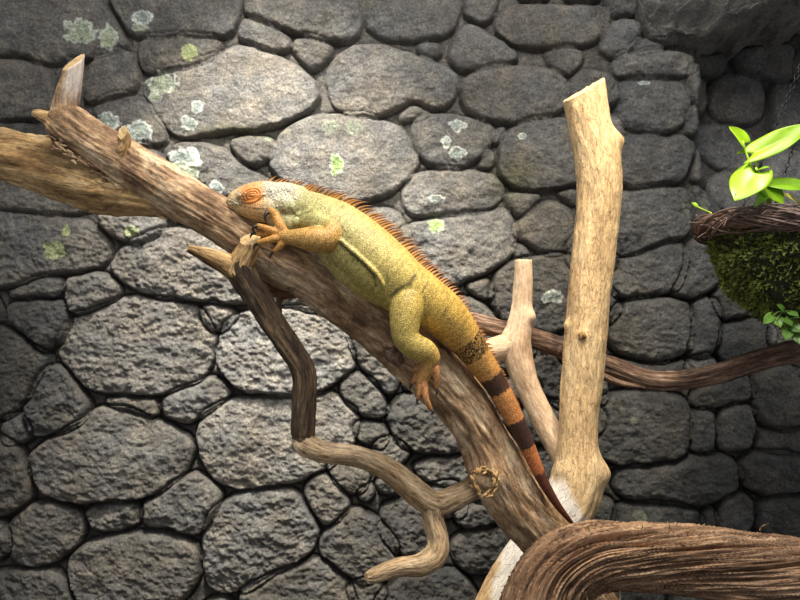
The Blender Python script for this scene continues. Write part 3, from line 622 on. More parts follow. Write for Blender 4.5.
# tall pale post
post = empty('sawn_post', P(470, 860, 1.9)*np.array([1,1,0])+np.array([0,0,.1]))
tag(post, 'tall cream coloured upright trunk with a slanted sawn top', 'tree trunk')
PW = world([(584,90,1.95,21),(587,110,1.95,21),(591,130,1.95,21),(597,155,1.95,22),(600,187,1.95,22),(597,225,1.95,21.5),(593,262,1.945,21),(589,300,1.94,20.5),(586,335,1.935,20.5),(582,375,1.93,20.5),(579,412,1.925,19.5),(578,445,1.92,20.5),(578,470,1.915,25),(571,498,1.91,27),(553,528,1.90,27),(530,558,1.895,25),(512,584,1.89,24),(496,620,1.88,26),(480,690,1.86,28)])
PW = np.vstack([PW, [P(470,700,1.86)[0], 1.86, .08, .065]])
def palef(V, s, A):
    u = 400+V[..., 0]/V[..., 1]*F; v = 300-(V[..., 2]-CZ)/V[..., 1]*F
    n = 5*fbm(V[..., 0]*30, V[..., 1]*30, V[..., 2]*30, 3, 5)
    nrm = np.cos(A+.7)
    up = smooth(474, 486, v+n)*smooth(573, 565, u-.45*(v-488)+n)*smooth(548, 530, v)
    lo = smooth(535, 545, v)*smooth(493, 500, u-.3*(575-v)+n)
    return np.maximum(up, lo)*smooth(.99, .93, s)
Vt, Fs, at, _ = tube(PW, step=.005, na=72, rough=.06, fibre=.05, ffreq=(4, 12), seed=31, caps=('flat','flat'), capslant=((-.40,-.16,0), None), palefn=palef,
   lumps=[lump(621,138,1.94,10,8), lump(583,336,1.90,6,5), lump(605,474,1.9,11,7), lump(560,470,1.88,9,3), lump(566,325,1.93,5,4)])
mesh('trunk', Vt, Fs, M_post, post, {'bark': ('FLOAT_VECTOR', at['bark']), 'cut': ('FLOAT', at['cut']), 'pale': ('FLOAT', at['pale'])})
kn, kf = simple_tube([[*P(583,336,1.905), .010], [*P(583,336,1.89), .011], [*P(584,336,1.883), .006]], na=18, step=.002, seed=6, rough=.4)
barked('knot', kn, kf, M_limb, post)

fork = empty('forked_branch', P(572, 470, 1.93))
tag(fork, 'short tan forked branch standing just left of the pale post', 'branch')
FK = dict(rough=.07, fibre=.05, ffreq=(3, 9), step=.004, na=44)
wood('stem', [(523,260,2.0,8.5),(523,280,2.0,9.5),(522,305,2.0,10),(519,328,2.0,12.5),(516,345,2.0,15),(521,368,1.995,13.5),(531,393,1.99,12),(546,423,1.98,12),(563,453,1.96,13),(576,482,1.93,12)], M_fork, fork, seed=41, caps=('flat','dome'), lumps=[lump(531,316,1.985,7,5)], **FK)
wood('arm', [(516,343,2.0,13),(503,347,2.0,12.5),(487,352,1.995,12),(470,361,1.98,11),(450,374,1.95,10)], M_fork, fork, seed=42, caps=('dome','flat'), **FK)

redb = empty('long_branch', P(600, 362, 2.04))
tag(redb, 'long thin reddish brown branch crossing behind the post to the right edge', 'branch')
RB = dict(rough=.12, fibre=.2, ffreq=(4, 6), step=.005, na=40)
wood('stem', [(440,314,2.05,7),(480,324,2.05,9),(515,333,2.05,9.5),(545,342,2.045,10),(575,353,2.04,10.5),(610,367,2.035,10.5),(645,379,2.03,10),(680,380,2.03,9.5),(715,374,2.03,10),(755,362,2.04,10.5),(800,350,2.06,11.5),(860,335,2.12,12),(930,315,2.22,12),(975,300,2.29,12)], M_red, redb, seed=51, caps=('flat','flat'), **RB)
wood('twig', [(560,349,2.02,5),(595,372,2.01,4),(620,383,2.01,3),(644,387,2.015,2)], M_red, redb, seed=52, caps=('dome','dome'), rough=.1, step=.004, na=16)

root = empty('gnarled_root', P(545, 853, 1.56)*np.array([1,1,0])+np.array([0,0,.1]))
tag(root, 'massive fibrous twisted root log lying across the bottom right', 'log')
GW = world([(535,690,1.58,42),(537,640,1.58,40),(543,603,1.58,37),(562,573,1.58,35),(596,557,1.575,32),(635,557,1.57,31),(680,560,1.565,32),(740,568,1.56,32),(800,575,1.56,33),(870,588,1.56,34),(950,612,1.57,36),(1000,670,1.58,38)])
GW = np.vstack([[GW[0][0], 1.58, .08, .08], GW, [GW[-1][0]+.03, 1.6, .08, .08]])
Vt, Fs, at, _ = tube(GW, step=.004, na=280, rough=.10, freq=(2, 5), fibre=.42, ffreq=(6.5, 3.0), twist=3.2, seed=61, caps=('flat','flat'))
mesh('trunk', Vt, Fs, M_root, root, {'bark': ('FLOAT_VECTOR', at['bark']), 'cut': ('FLOAT', at['cut']), 'pale': ('FLOAT', at['pale'])})
for q in range(7):
    x = [668,590,640,700,760,585,620][q]
    p0 = P(x, 530 if q not in (5, 6) else 590, 1.53); 
    dz = .014 if q not in (5, 6) else -.03
    Vs, Fs2 = simple_tube([[*p0, .0012], [*(p0+np.array([random.uniform(-.006,.006), -.006, dz*.6])), .0009], [*(p0+np.array([random.uniform(-.012,.012), -.01, dz])), .0004]], na=6, step=.004)
    barked('fibre', Vs, Fs2, M_limb, root)

# ================================================================== IGUANA
SP = [(228,205,1.645,5),(236,202,1.64,11),(250,199,1.635,15.5),(266,199,1.63,18),(282,201,1.625,16.5),(298,206,1.615,17.5),(315,215,1.60,22.5),(335,229,1.59,29),(357,248,1.585,32),(380,268,1.58,32),(402,286,1.58,29),(424,300,1.585,25.5),(446,317,1.595,22.5),(466,341,1.61,17.5),(481,362,1.62,14),(497,386,1.63,11.5),(511,412,1.635,10),(522,434,1.64,8.8),(532,457,1.645,7.2),(543,481,1.65,5.5),(556,503,1.655,4),(566,516,1.66,2.8),(574,525,1.665,1.6)]
SPW = world(SP); SC = catmull(SPW, .003)
def proj(V): return 400+V[..., 0]/V[..., 1]*F, 300-(V[..., 2]-CZ)/V[..., 1]*F
su, sv = proj(SC[:, :3]); sr = SC[:, 3]/SC[:, 1]*F
def surfY(px, py, lift=0):
    i = np.argmin((su-px)**2+(sv-py)**2); e = math.hypot(su[i]-px, sv[i]-py)
    return SC[i, 1]-(math.sqrt(max(sr[i]**2-e*e, 0))+lift)*SC[i, 1]/F
limbs = []
def limb(pts, **kw):
    W = world(pts); limbs.append((W, kw)); return W
def add(parts, W, step=.004, na=20): parts.append(tube(np.array(W, float), step=step, na=na, rough=0, caps=('dome','dome'))[:2])
parts = []
Vb, Fb, _, _ = tube(SPW, step=.004, na=48, rough=0, caps=('dome','dome')); parts.append((Vb, Fb))
# head: cheek, jaw and nape volumes
add(parts, world([(240,207,1.632,8),(256,209,1.618,12),(274,211,1.605,13),(290,214,1.60,11)]))
add(parts, world([(243,196,1.62,7),(252,195,1.614,9),(262,196,1.616,7)]))
add(parts, world([(270,192,1.625,9),(285,193,1.62,11),(300,198,1.61,12)]))
# throat skin
add(parts, world([(268,214,1.61,8),(284,222,1.598,11),(300,226,1.59,12)]))
# belly and flank fold
add(parts, world([(330,250,1.585,14),(350,267,1.58,18),(372,284,1.58,17),(392,298,1.585,13)]))
fold = [(334,233),(342,242),(354,252),(366,263),(376,273),(383,284),(384,290)]
add(parts, [[*P(x, y, surfY(x, y, .6)), (.0050-.0006*abs(i-2))] for i, (x, y) in enumerate(fold)], step=.003, na=10)
add(parts, world([(241,194,1.622,3),(248,189,1.618,3.5),(257,187,1.617,3.5),(266,190,1.62,3)]), na=12)
add(parts, world([(238,198,1.628,5),(234,203,1.638,5)]), na=12)
add(parts, world([(276,206,1.603,9),(288,207,1.592,10.5),(297,211,1.59,8)]))
# near fore limb
ARM = [(303,220,1.580,11),(318,222,1.562,12),(331,231,1.548,12.5),(327,239,1.540,13),(314,239,1.538,13),(300,238,1.540,10),(289,237,1.545,7.5),(282,236,1.55,7)]
add(parts, world(ARM), na=28)
FING = {'a': [(285,234,1.548,5),(280,225,1.55,5.2),(275,215,1.558,4.6),(270,210,1.565,3.6)],
        'b': [(284,234,1.548,4.6),(274,231,1.547,3.9),(265,228,1.548,3.4),(258,226,1.553,3.0)],
        'c': [(283,237,1.548,4.6),(273,239,1.543,3.9),(265,241,1.545,3.5),(258,243,1.552,3.0)],
        'd': [(285,240,1.547,4.2),(281,245,1.545,3.7),(277,249,1.548,3.1),(274,252,1.552,2.6)],
        'e': [(285,236,1.553,4.2),(273,234,1.556,3.4),(263,234,1.558,3.0),(256,233,1.56,2.6)]}
for k in FING: add(parts, world(FING[k]), step=.0025, na=14)
# near hind limb
LEG = [(408,292,1.565,19),(407,306,1.55,18),(405,322,1.54,15.5),(406,337,1.537,13.5),(414,346,1.538,13),(425,351,1.543,12),(431,358,1.548,9.5),(428,366,1.552,8.5),(424,375,1.555,7.5),(422,381,1.556,6.5)]
add(parts, world(LEG), na=30)
TOES = {'a': [(423,377,1.555,4.5),(425,388,1.548,3.6),(426,398,1.546,3.2),(429,406,1.55,2.8),(431,410,1.555,2.3)],
        'b': [(421,377,1.556,4.2),(420,386,1.552,3.5),(419,394,1.552,2.8),(418,399,1.556,2.2)],
        'c': [(422,370,1.558,4.2),(417,376,1.556,3.3),(414,381,1.558,2.6),(412,384,1.56,2.0)],
        'd': [(432,360,1.548,5),(436,370,1.545,3.8),(437,379,1.547,3.3),(437,388,1.552,2.6)],
        'e': [(421,366,1.56,4),(417,368,1.562,3),(413,370,1.565,2.2)]}
for k in TOES: add(parts, world(TOES[k]), step=.0025, na=14)
# far fore limb hanging down behind the log
FARM = [(308,214,1.64,12),(322,232,1.69,13),(328,256,1.735,12),(318,277,1.735,11),(304,287,1.715,9),(290,292,1.70,7.5),(280,293,1.695,7)]
add(parts, world(FARM), na=20)
FFING = {'a': [(282,292,1.695,4.5),(272,289,1.69,3.4),(266,283,1.685,2.6),(263,279,1.682,2.0)],
         'b': [(282,293,1.695,4.5),(273,294,1.685,3.4),(268,292,1.682,2.4)],
         'c': [(283,295,1.695,4.2),(279,302,1.69,3.2),(280,309,1.688,2.4)]}
for k in FFING: add(parts, world(FFING[k]), step=.0025, na=12)
# far hind limb, behind the log
add(parts, world([(400,282,1.62,16),(405,300,1.68,14),(420,330,1.725,11),(436,350,1.735,9),(432,372,1.73,6)]), na=18)
Vb, Fb = merge(parts)
tmp = bpy.data.meshes.new('tmp'); tmp.from_pydata([tuple(v) for v in Vb], [], Fb)
to = bpy.data.objects.new('tmp', tmp); COL.objects.link(to)
md = to.modifiers.new('r', 'REMESH'); md.mode = 'VOXEL'; md.voxel_size = .0017; md.adaptivity = 0
sm = to.modifiers.new('s', 'SMOOTH'); sm.factor = .5; sm.iterations = 3
dg = bpy.context.evaluated_depsgraph_get(); ev = to.evaluated_get(dg); me = ev.to_mesh()
nv = len(me.vertices); VB = np.empty(nv*3, np.float32); me.vertices.foreach_get('co', VB); VB = VB.reshape(-1, 3).astype(float)
NB = np.empty(nv*3, np.float32); me.vertices.foreach_get('normal', NB); NB = NB.reshape(-1, 3).astype(float)
FB = [tuple(p.vertices) for p in me.polygons]
ev.to_mesh_clear(); bpy.data.objects.remove(to); bpy.data.meshes.remove(tmp)
# nearest structure per vertex
def nearest(V, samples, chunk=4000):
    idx = np.empty(len(V), int); dd = np.empty(len(V))
    for a in range(0, len(V), chunk):
        D = np.linalg.norm(V[a:a+chunk, None]-samples[None], axis=2); i = D.argmin(1)
        idx[a:a+chunk] = i; dd[a:a+chunk] = D[np.arange(len(i)), i]
    return idx, dd
isp, dsp = nearest(VB, SC[:, :3])
sd = (dsp-SC[isp, 3])
def limbd(W):
    S = catmull(W, .004); i, d = nearest(VB, S[:, :3]); return d-S[i, 3], i/len(S)
armd, armt = limbd(world(ARM)); legd, legt = limbd(world(LEG)); fard, fart = limbd(world(FARM))
hand = np.full(nv, 9.0)
for k in FING: hand = np.minimum(hand, limbd(world(FING[k]))[0])
foot = np.full(nv, 9.0)
for k in TOES: foot = np.minimum(foot, limbd(world(TOES[k]))[0])
fhand = np.full(nv, 9.0)
for k in FFING: fhand = np.minimum(fhand, limbd(world(FFING[k]))[0])
uB, vB = proj(VB)
arc = np.r_[0, np.cumsum(np.linalg.norm(np.diff(SC[:, :3], axis=0), axis=1))]
def arc_at(px, py): return arc[np.argmin((su-px)**2+(sv-py)**2)]
n1 = fbm(VB[:,0]*40, VB[:,1]*40, VB[:,2]*40, 3, 7); n2 = fbm(VB[:,0]*160, VB[:,1]*160, VB[:,2]*160, 3, 8)
def C3(r, g, b): return np.array([(r/255)**2.2, (g/255)**2.2, (b/255)**2.2])
s = arc[isp]+.004*n2
keys = [(228,205,C3(206,164,112)),(262,199,C3(212,156,98)),(278,200,C3(196,178,142)),(298,205,C3(190,184,140)),(318,217,C3(194,186,122)),(357,248,C3(196,180,110)),(402,286,C3(202,178,98)),(424,300,C3(208,174,90)),(446,317,C3(208,168,84)),(466,341,C3(214,164,88)),(497,386,C3(210,146,84)),(532,457,C3(200,120,70)),(574,525,C3(150,72,40))]
ka = [arc_at(a, b) for a, b, _ in keys]
COLR = np.stack([np.interp(s, ka, [c[i] for _, _, c in keys]) for i in range(3)], 1)
# head pattern
headm = smooth(arc_at(292,203), arc_at(276,200), s)
hu = (uB-252)/11; hv = (vB-195)/8
eye = np.exp(-(hu**2+hv**2)**2)
COLR = COLR*(1-(eye*headm)[:, None])+C3(216,132,60)*(eye*headm)[:, None]
lowj = headm*smooth(205, 212, vB)*.7
COLR = COLR*(1-lowj[:, None])+C3(222,176,118)*lowj[:, None]
crown = smooth(255, 272, uB)*smooth(300, 288, uB)*smooth(203, 194, vB+4*n1)
COLR = COLR*(1-crown[:, None]*.85)+C3(196,190,176)*crown[:, None]*.85
snout = smooth(246, 236, uB)*(sd < .02)*(s < .08)
COLR = COLR*(1-.6*snout[:, None])+C3(206,180,132)*.6*snout[:, None]
# flank stripes, darker vertical bars behind the shoulder
st = np.sin((uB*.6-vB*.75)*.42+n1*2)*smooth(330, 345, uB)*smooth(395, 370, uB)
COLR *= (1-.13*np.clip(st, 0, 1))[:, None]
# dark creases: shade of the skin folds painted into the colour
def crease(pts, w, dark, only=None):
    global COLR
    p = np.array(pts, float); dm = np.full(nv, 1e9)
    for a, b in zip(p[:-1], p[1:]):
        e = b-a; t = np.clip(((uB-a[0])*e[0]+(vB-a[1])*e[1])/(e@e), 0, 1)
        dm = np.minimum(dm, np.hypot(uB-a[0]-t*e[0], vB-a[1]-t*e[1]))
    m = np.exp(-((dm+1.0*n2)/w)**2)*dark*(NB[:, 1] < .2)
    COLR = COLR*(1-m[:, None])+C3(44,42,20)*m[:, None]
crease([(337,239),(350,252),(364,264),(374,276),(376,286)], 1.6, .85)
crease([(332,252),(336,247),(338,243)], 1.0, .6)
crease([(352,262),(355,254),(358,259)], 1.1, .7)
crease([(415,275),(409,284),(398,289),(391,296)], 2.0, .85)
crease([(428,282),(422,292)], 1.0, .6)
for q in range(9): crease([(304+q*2.5+random.uniform(-1,1), 207+q*1.6), (301+q*2.8, 214+q*1.4)], .6, .3)
crease([(281,212),(288,209),(298,210)], .8, .5)
crease([(342,226),(346,234),(352,240)], 1.2, .3)
crease([(385,286),(388,278),(386,270)], 1.0, .4)
crease([(425,296),(424,310),(428,328)], 1.0, .45)
crease([(448,306),(440,319)], .8, .5)
crease([(236,204),(246,207),(258,209),(270,208)], .8, .6)
crease([(237.5,198.5),(239,199)], 1.0, .8)
crease([(298,217),(303,213),(312,211)], 1.0, .6)
rl = [(336,231),(350,244),(362,255),(374,267)]
crease([(290,208),(297,216),(300,226)], 1.2, .6)
bl = (VB[:,2]*0)
# reticulated band and tail bands (across the tail only)
body = (sd < np.minimum(armd, legd)) & (sd < .012)
taper = dict()
def band(p0, p1, col, am, wob=.003):
    global COLR
    a, b = arc_at(*p0), arc_at(*p1); ss = arc[isp]+wob*n2*2
    m = smooth(a-.0012, a+.0012, ss)*smooth(b+.0012, b-.0012, ss)*am*(legd > .012)
    COLR = COLR*(1-m[:, None])+col*m[:, None] if np.ndim(am) == 0 else COLR*(1-m[:, None])+col*m[:, None]
ret = np.abs(fbm(VB[:,0]*260, VB[:,1]*260, VB[:,2]*260, 2, 77))
band((464,338), (476,355), C3(30,24,16), np.clip(1.45-ret*4.6, 0, .97))
band((489,376), (499,392), C3(62,42,34), .95)
band((515,421), (528,447), C3(58,40,34), .95)
band((539,473), (574,526), C3(84,46,36), .92)
# limbs
m = smooth(.006, -.001, armd)*(armt > .3); t = smooth(.2, .5, armt)
ac = C3(172,168,96)*(1-t)[:, None]+C3(206,158,88)*t[:, None]
COLR = COLR*(1-m[:, None])+ac*m[:, None]
m = smooth(.004, 0, hand); COLR = COLR*(1-m[:, None])+C3(212,152,78)*m[:, None]
m = smooth(.005, -.001, legd)*smooth(.12, .3, legt); t = smooth(.55, .95, legt)
lc = C3(192,168,92)*(1-t)[:, None]+C3(198,146,80)*t[:, None]
COLR = COLR*(1-m[:, None])+lc*m[:, None]
m = smooth(.004, 0, foot); COLR = COLR*(1-m[:, None])+C3(198,138,88)*m[:, None]
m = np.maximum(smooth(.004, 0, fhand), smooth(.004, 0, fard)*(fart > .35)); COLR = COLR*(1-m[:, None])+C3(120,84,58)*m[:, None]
rows = np.sin(arc[isp]/.0042*6.283+1.5*n1)*smooth(arc_at(300,206), arc_at(330,224), arc[isp])
gr = fbm(VB[:,0]*420, VB[:,1]*420, VB[:,2]*420, 2, 18)
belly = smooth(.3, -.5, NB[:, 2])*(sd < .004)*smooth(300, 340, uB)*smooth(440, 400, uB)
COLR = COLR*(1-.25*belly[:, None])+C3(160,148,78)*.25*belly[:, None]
COLR *= (1+.28*n1+.2*n2+.09*rows+.22*gr)[:, None]; COLR = np.clip(COLR, .003, .9)
# skin coordinates: scales in rows (along body, around body)
M_skin, nt, bs = newmat('iguana_skin'); L = nt.links.new
atc = node(nt, 'ShaderNodeAttribute', _attribute_name='tint'); tc = node(nt, 'ShaderNodeTexCoord')
vo = node(nt, 'ShaderNodeTexVoronoi', Scale=430.0); L(tc.outputs['Object'], vo.inputs['Vector'])
vo2 = node(nt, 'ShaderNodeTexVoronoi', Scale=120.0); L(tc.outputs['Object'], vo2.inputs['Vector'])
r1 = ramp(nt, [(0, (1.3,1.28,1.2)), (.35, (1,1,1)), (.62, (.42,.40,.33))]); L(vo.outputs['Distance'], r1.inputs[0])
r2 = ramp(nt, [(0, (.75,.75,.75)), (1, (1.2,1.2,1.15))]); L(vo2.outputs['Color'], r2.inputs[0])
c = mixc(nt, 'MULTIPLY', .8, atc.outputs['Color'], r1.outputs[0]); c = mixc(nt, 'MULTIPLY', .45, c, r2.outputs[0])
L(c, bs.inputs['Base Color']); bs.inputs['Roughness'].default_value = .48; bs.inputs['Specular IOR Level'].default_value = .4
inv = nt.nodes.new('ShaderNodeMath'); inv.operation = 'SUBTRACT'; inv.inputs[0].default_value = 1; L(vo.outputs['Distance'], inv.inputs[1])
bump(nt, bs, inv.outputs[0], .4, .0014)
ig = empty('iguana', P(410, 345, 1.6))
tag(ig, 'large orange and green iguana asleep on the diagonal log, banded tail hanging down', 'iguana')
mesh('body', VB, FB, M_skin, ig, {'tint': ('FLOAT_COLOR', np.c_[COLR, np.ones(nv)])})
# dorsal crest
M_crest, nt, bs = newmat('crest_horn'); L = nt.links.new
atc = node(nt, 'ShaderNodeAttribute', _attribute_name='tint'); L(atc.outputs['Color'], bs.inputs['Base Color']); bs.inputs['Roughness'].default_value = .45
nb = node(nt, 'ShaderNodeTexNoise', Scale=300.0); bump(nt, bs, nb.outputs[0], .2, .001)
CV = []; CF = []; CC = []; off = 0
a0, a1 = arc_at(268,200), arc_at(512,414); T, _, _ = frames(SC[:, :3])
pos = a0; k = 0
while pos < a1:
    i = np.searchsorted(arc, pos); i = min(i, len(SC)-1); f = (pos-a0)/(a1-a0)
    c = SC[i, :3]; r = SC[i, 3]; t = T[i]
    dz = np.array([0, 0, 1.0])-t*t[2]; dz /= np.linalg.norm(dz); yb = np.array([0, 1.0, 0])-t*t[1]; yb -= dz*yb.dot(dz); yb /= np.linalg.norm(yb)
    out = dz*.985+yb*.10; out /= np.linalg.norm(out)
    Lh = np.interp(f, [0, .08, .25, .45, .6, .8, 1], [.015, .022, .028, .028, .020, .012, .004])*random.uniform(.85, 1.12)
    lean = np.interp(f, [0, .15, .6, 1], [1.1, .8, .55, .7])+random.uniform(-.12, .12)
    wb = np.interp(f, [0, .5, 1], [.0046, .0040, .002])
    cvar = random.uniform(.6, 1.25)
    b0 = c+out*(r-.003); sidev = np.cross(out, t); tw = random.uniform(-.08, .08)
    n = 7
    for q in range(n+1):
        u = q/n; cc = b0+out*((Lh+.003)*u*(1-.18*u*u))+t*(lean*Lh*u**1.6)+sidev*tw*Lh*u
        w = wb*(1-u)**.8+.00015; th = .0016*(1-u)+.0001
        for (aa, bb) in ((1,0),(0,1),(-1,0),(0,-1)):
            CV.append(cc+t*aa*w+sidev*bb*th)
            CC.append((C3(184,134,72)*(1-u)+C3(126,74,48)*u)*cvar)
    for q in range(n):
        for e in range(4):
            e2 = (e+1) % 4; CF.append((off+q*4+e, off+q*4+e2, off+q*4+4+e2, off+q*4+4+e))
    CF.append((off+n*4, off+n*4+1, off+n*4+2, off+n*4+3)); off += (n+1)*4
    pos += wb*random.uniform(1.3, 1.75); k += 1
tag(mesh('dorsal_crest', np.array(CV), CF, M_crest, ig, {'tint': ('FLOAT_COLOR', np.c_[np.array(CC), np.ones(len(CC))])}), 'row of reddish brown spines along the back')
from mathutils.bvhtree import BVHTree
bvh = BVHTree.FromPolygons([tuple(v) for v in VB], FB)
def hit(px, py):
    d = Vector(P(px, py, 1.0)-np.array([0, 0, CZ])).normalized(); h = bvh.ray_cast(Vector((0, 0, CZ)), d)
    return (np.array(h[0]), np.array(h[1])) if h[0] is not None else (P(px, py, 1.62), np.array([0, -1.0, 0]))
# pale knobbly scales over the nape and behind the jaw
M_knob = plain('pale_scale', C3(196,188,164), .5, 150, .3, .3)
kp = []
for q in range(120):
    x, y = random.gauss(281, 9), random.gauss(194, 5)
    h, nn = hit(x, y)
    if not (262 < x < 303 and y < 210): continue
    r = random.uniform(.0013, .0027); kp.append(simple_tube([[*(h-nn*r*.4), r*.9], [*(h+nn*r*.25), r]], na=8, step=.01))
for q in range(26):
    x, y = random.uniform(229, 247), random.uniform(193, 206); h, nn = hit(x, y)
    if h[1] > 1.66: continue
    kp.append(simple_tube([[*h, .0011], [*(h+nn*.002+np.array([-.001, 0, .001])), .0008], [*(h+nn*.004+np.array([-.003, 0, .003])), .0003]], na=6, step=.01))
Vd, Fd = merge(kp); tag(mesh('nape_scales', Vd, Fd, M_knob, ig), 'pale knobbly scales on the nape and snout', kind='stuff')
# closed eyelid: concentric skin rings round a slit
M_lid = plain('orange_lid', C3(214,138,70), .5, 200, .3, .4)
lidp = []
for (rx, ry, rr) in ((9.5,6.8,1.5),(6.8,4.6,1.3),(4.2,2.4,1.2)):
    ring = []
    for q in range(25):
        a = q/24*2*math.pi; x = 252+math.cos(a)*rx-math.sin(a)*ry*.15; y = 195.5+math.sin(a)*ry+math.cos(a)*rx*-.12
        h, nn = hit(x, y); ring.append([*(h+nn*.0006*(3-rr)), rr*1.6/F])
    lidp.append(simple_tube(ring, na=10, step=.002))
sl_ = [hit(x, y)[0]+np.array([0, -.0012, 0]) for x, y in ((247,196.3),(252,195.5),(257,194.4))]
lidp.append(simple_tube([[*sl_[0], .001], [*sl_[1], .0026], [*sl_[2], .001]], na=10, step=.001))
Vd, Fd = merge(lidp); mesh('eyelid', Vd, Fd, M_lid, ig)
# round cheek scale
cs = hit(297, 221)[0]+np.array([0, .001, 0]); a = np.linspace(0, 2*np.pi, 24, endpoint=False)
rings = [(1, 0), (.9, .5), (.6, .85), (.3, .97)]; Vc = []
for (rr, hh) in rings:
    for q in a: Vc.append(cs+np.array([math.cos(q)*.009*rr, -.005*hh, math.sin(q)*.008*rr]))
Vc.append(cs+np.array([0, -.005, 0])); Fcs = []
for q in range(3):
    for e in range(24): Fcs.append((q*24+e, q*24+(e+1)%24, q*24+24+(e+1)%24, q*24+24+e))
Fcs += [(72+e, 72+(e+1)%24, 96) for e in range(24)]
tag(mesh('cheek_scale', np.array(Vc), Fcs, plain('pale_scale', C3(176,176,120), .45, 150, .25, .3), ig), 'large round pale cheek scale')
M_claw = plain('black_claw', (.02,.016,.014), .35, 100, .3, .1)
def claw(pts): 
    Vq, Fq = simple_tube([[*P(a, b, c), d*c/F] for a, b, c, d in pts], na=8, step=.0015); mesh('claw', Vq, Fq, M_claw, ig)
claw([(270,211,1.562,2.4),(266,214,1.556,1.9),(265,219,1.554,1.3),(267,223,1.556,.4)])
claw([(259,226,1.552,2.2),(254,227,1.549,1.7),(253,230,1.551,1.1),(255,233,1.555,.4)])
claw([(259,243,1.55,2.2),(255,245,1.548,1.6),(253,249,1.552,.4)])
claw([(275,251,1.551,2),(271,254,1.549,1.4),(270,258,1.553,.4)])
claw([(257,233,1.559,2),(252,234,1.556,1.4),(250,238,1.56,.4)])
claw([(431,409,1.553,1.9),(433,412,1.55,1.4),(431,415,1.552,.4)])
claw([(418,398,1.555,1.7),(417,402,1.554,1.1),(418,405,1.557,.4)])
claw([(412,383,1.559,1.6),(410,387,1.558,1.1),(411,390,1.56,.4)])
claw([(437,387,1.551,1.8),(437,392,1.549,1.2),(436,396,1.552,.4)])
claw([(264,281,1.682,1.7),(261,277,1.68,1.2),(261,273,1.682,.4)])
claw([(280,308,1.688,1.7),(281,313,1.686,1.2),(280,317,1.688,.4)])

# ================================================================== HANGING BASKET
BY = 1.80; bc = P(835, 226, BY); RR = .257
bas = empty('hanging_basket', bc-np.array([0, 0, .235]))
tag(bas, 'round hanging basket of dark twigs and green moss at the right edge', 'hanging basket')
M_twig = plain('dark_twig', (.13,.082,.066), .6, 90, .55, .4)
tp = []
for k in range(84):
    ph = random.uniform(0, 6.28); w = random.uniform(2, 5)*random.choice([-1, 1]); rad = .0235*math.sqrt(random.uniform(.1, 1))
    st_, ln = random.uniform(0, 6.28), random.uniform(1.6, 4.2); nn = 46; pts = []
    for q in range(nn):
        a = st_+ln*q/(nn-1); b = ph+w*a; rr = rad*(1+.25*math.sin(3*a+ph))
        pts.append([bc[0]+math.cos(a)*(RR+rr*math.cos(b)), bc[1]+math.sin(a)*(RR+rr*math.cos(b)), bc[2]+rr*math.sin(b)*1.05, random.uniform(.0016, .0021)*(1.25 if k % 5 == 0 else 1)*(.4 if q in (0, nn-1) else 1)])
    tp.append(simple_tube(pts, na=6, step=.02))
core = [[bc[0]+math.cos(a)*RR, bc[1]+math.sin(a)*RR, bc[2], .011] for a in np.linspace(0, 2*math.pi, 60)]
tp.append(simple_tube(core, na=12, step=.02))
for k in range(16):   # loose ends
    a = random.uniform(3.0, 5.4); p0 = bc+np.array([math.cos(a)*(RR+.015), math.sin(a)*(RR+.015), random.uniform(-.015, .015)])
    d = np.array([math.cos(a+random.uniform(-1.2, 1.2)), math.sin(a+random.uniform(-1.2, 1.2)), random.uniform(-.6, .6)])
    tp.append(simple_tube([[*p0, .0014], [*(p0+d*.015), .0011], [*(p0+d*.03+np.array([0,0,random.uniform(-.012,.012)])), .0005]], na=6, step=.01))
Vq, Fq = merge(tp); mesh('wicker_rim', Vq, Fq, M_twig, bas)
# moss bowl
M_moss, nt, bs = newmat('moss'); L = nt.links.new
atc = node(nt, 'ShaderNodeAttribute', _attribute_name='tint'); L(atc.outputs['Color'], bs.inputs['Base Color']); bs.inputs['Roughness'].default_value = .75
nb = node(nt, 'ShaderNodeTexNoise', Scale=120.0, Detail=6.0); bump(nt, bs, nb.outputs[0], .8, .006)
nA, nH = 160, 60
AA, HH = np.meshgrid(np.linspace(0, 2*np.pi, nA, endpoint=False), np.linspace(0, 1, nH))
def bowl(AA, HH):
    rad = (RR-.018)*np.sqrt(np.clip(1-HH**2.1, 0, 1))
    d = .035*fbm(np.cos(AA)*4*(1-HH*.5), np.sin(AA)*4*(1-HH*.5), HH*5, 4, 33)
    return np.stack([bc[0]+np.cos(AA)*(rad+d), bc[1]+np.sin(AA)*(rad+d), bc[2]-.012-HH*.222+d*HH], -1)
VM = bowl(AA, HH).reshape(-1, 3); i = np.arange(nH-1)[:, None]*nA; j = np.arange(nA)[None]; j2 = (j+1) % nA
FM = [tuple(q) for q in np.stack([i+j, i+j2, i+nA+j2, i+nA+j], 2).reshape(-1, 4)]
FM = [f[::-1] for f in FM]
cm = [C3(38,44,22)]*len(VM)
VMl = list(VM); o2 = len(VM)
nT = 15000
ta = rng.uniform(2.6, 5.6, nT); th = rng.uniform(0, 1, nT)**1.0
pp = bowl(ta, th); pe = bowl(ta+.01, th); pf = bowl(ta, np.clip(th+.01, 0, 1.0))
patch = fbm(pp[:,0]*22, pp[:,1]*22, pp[:,2]*22, 3, 55)
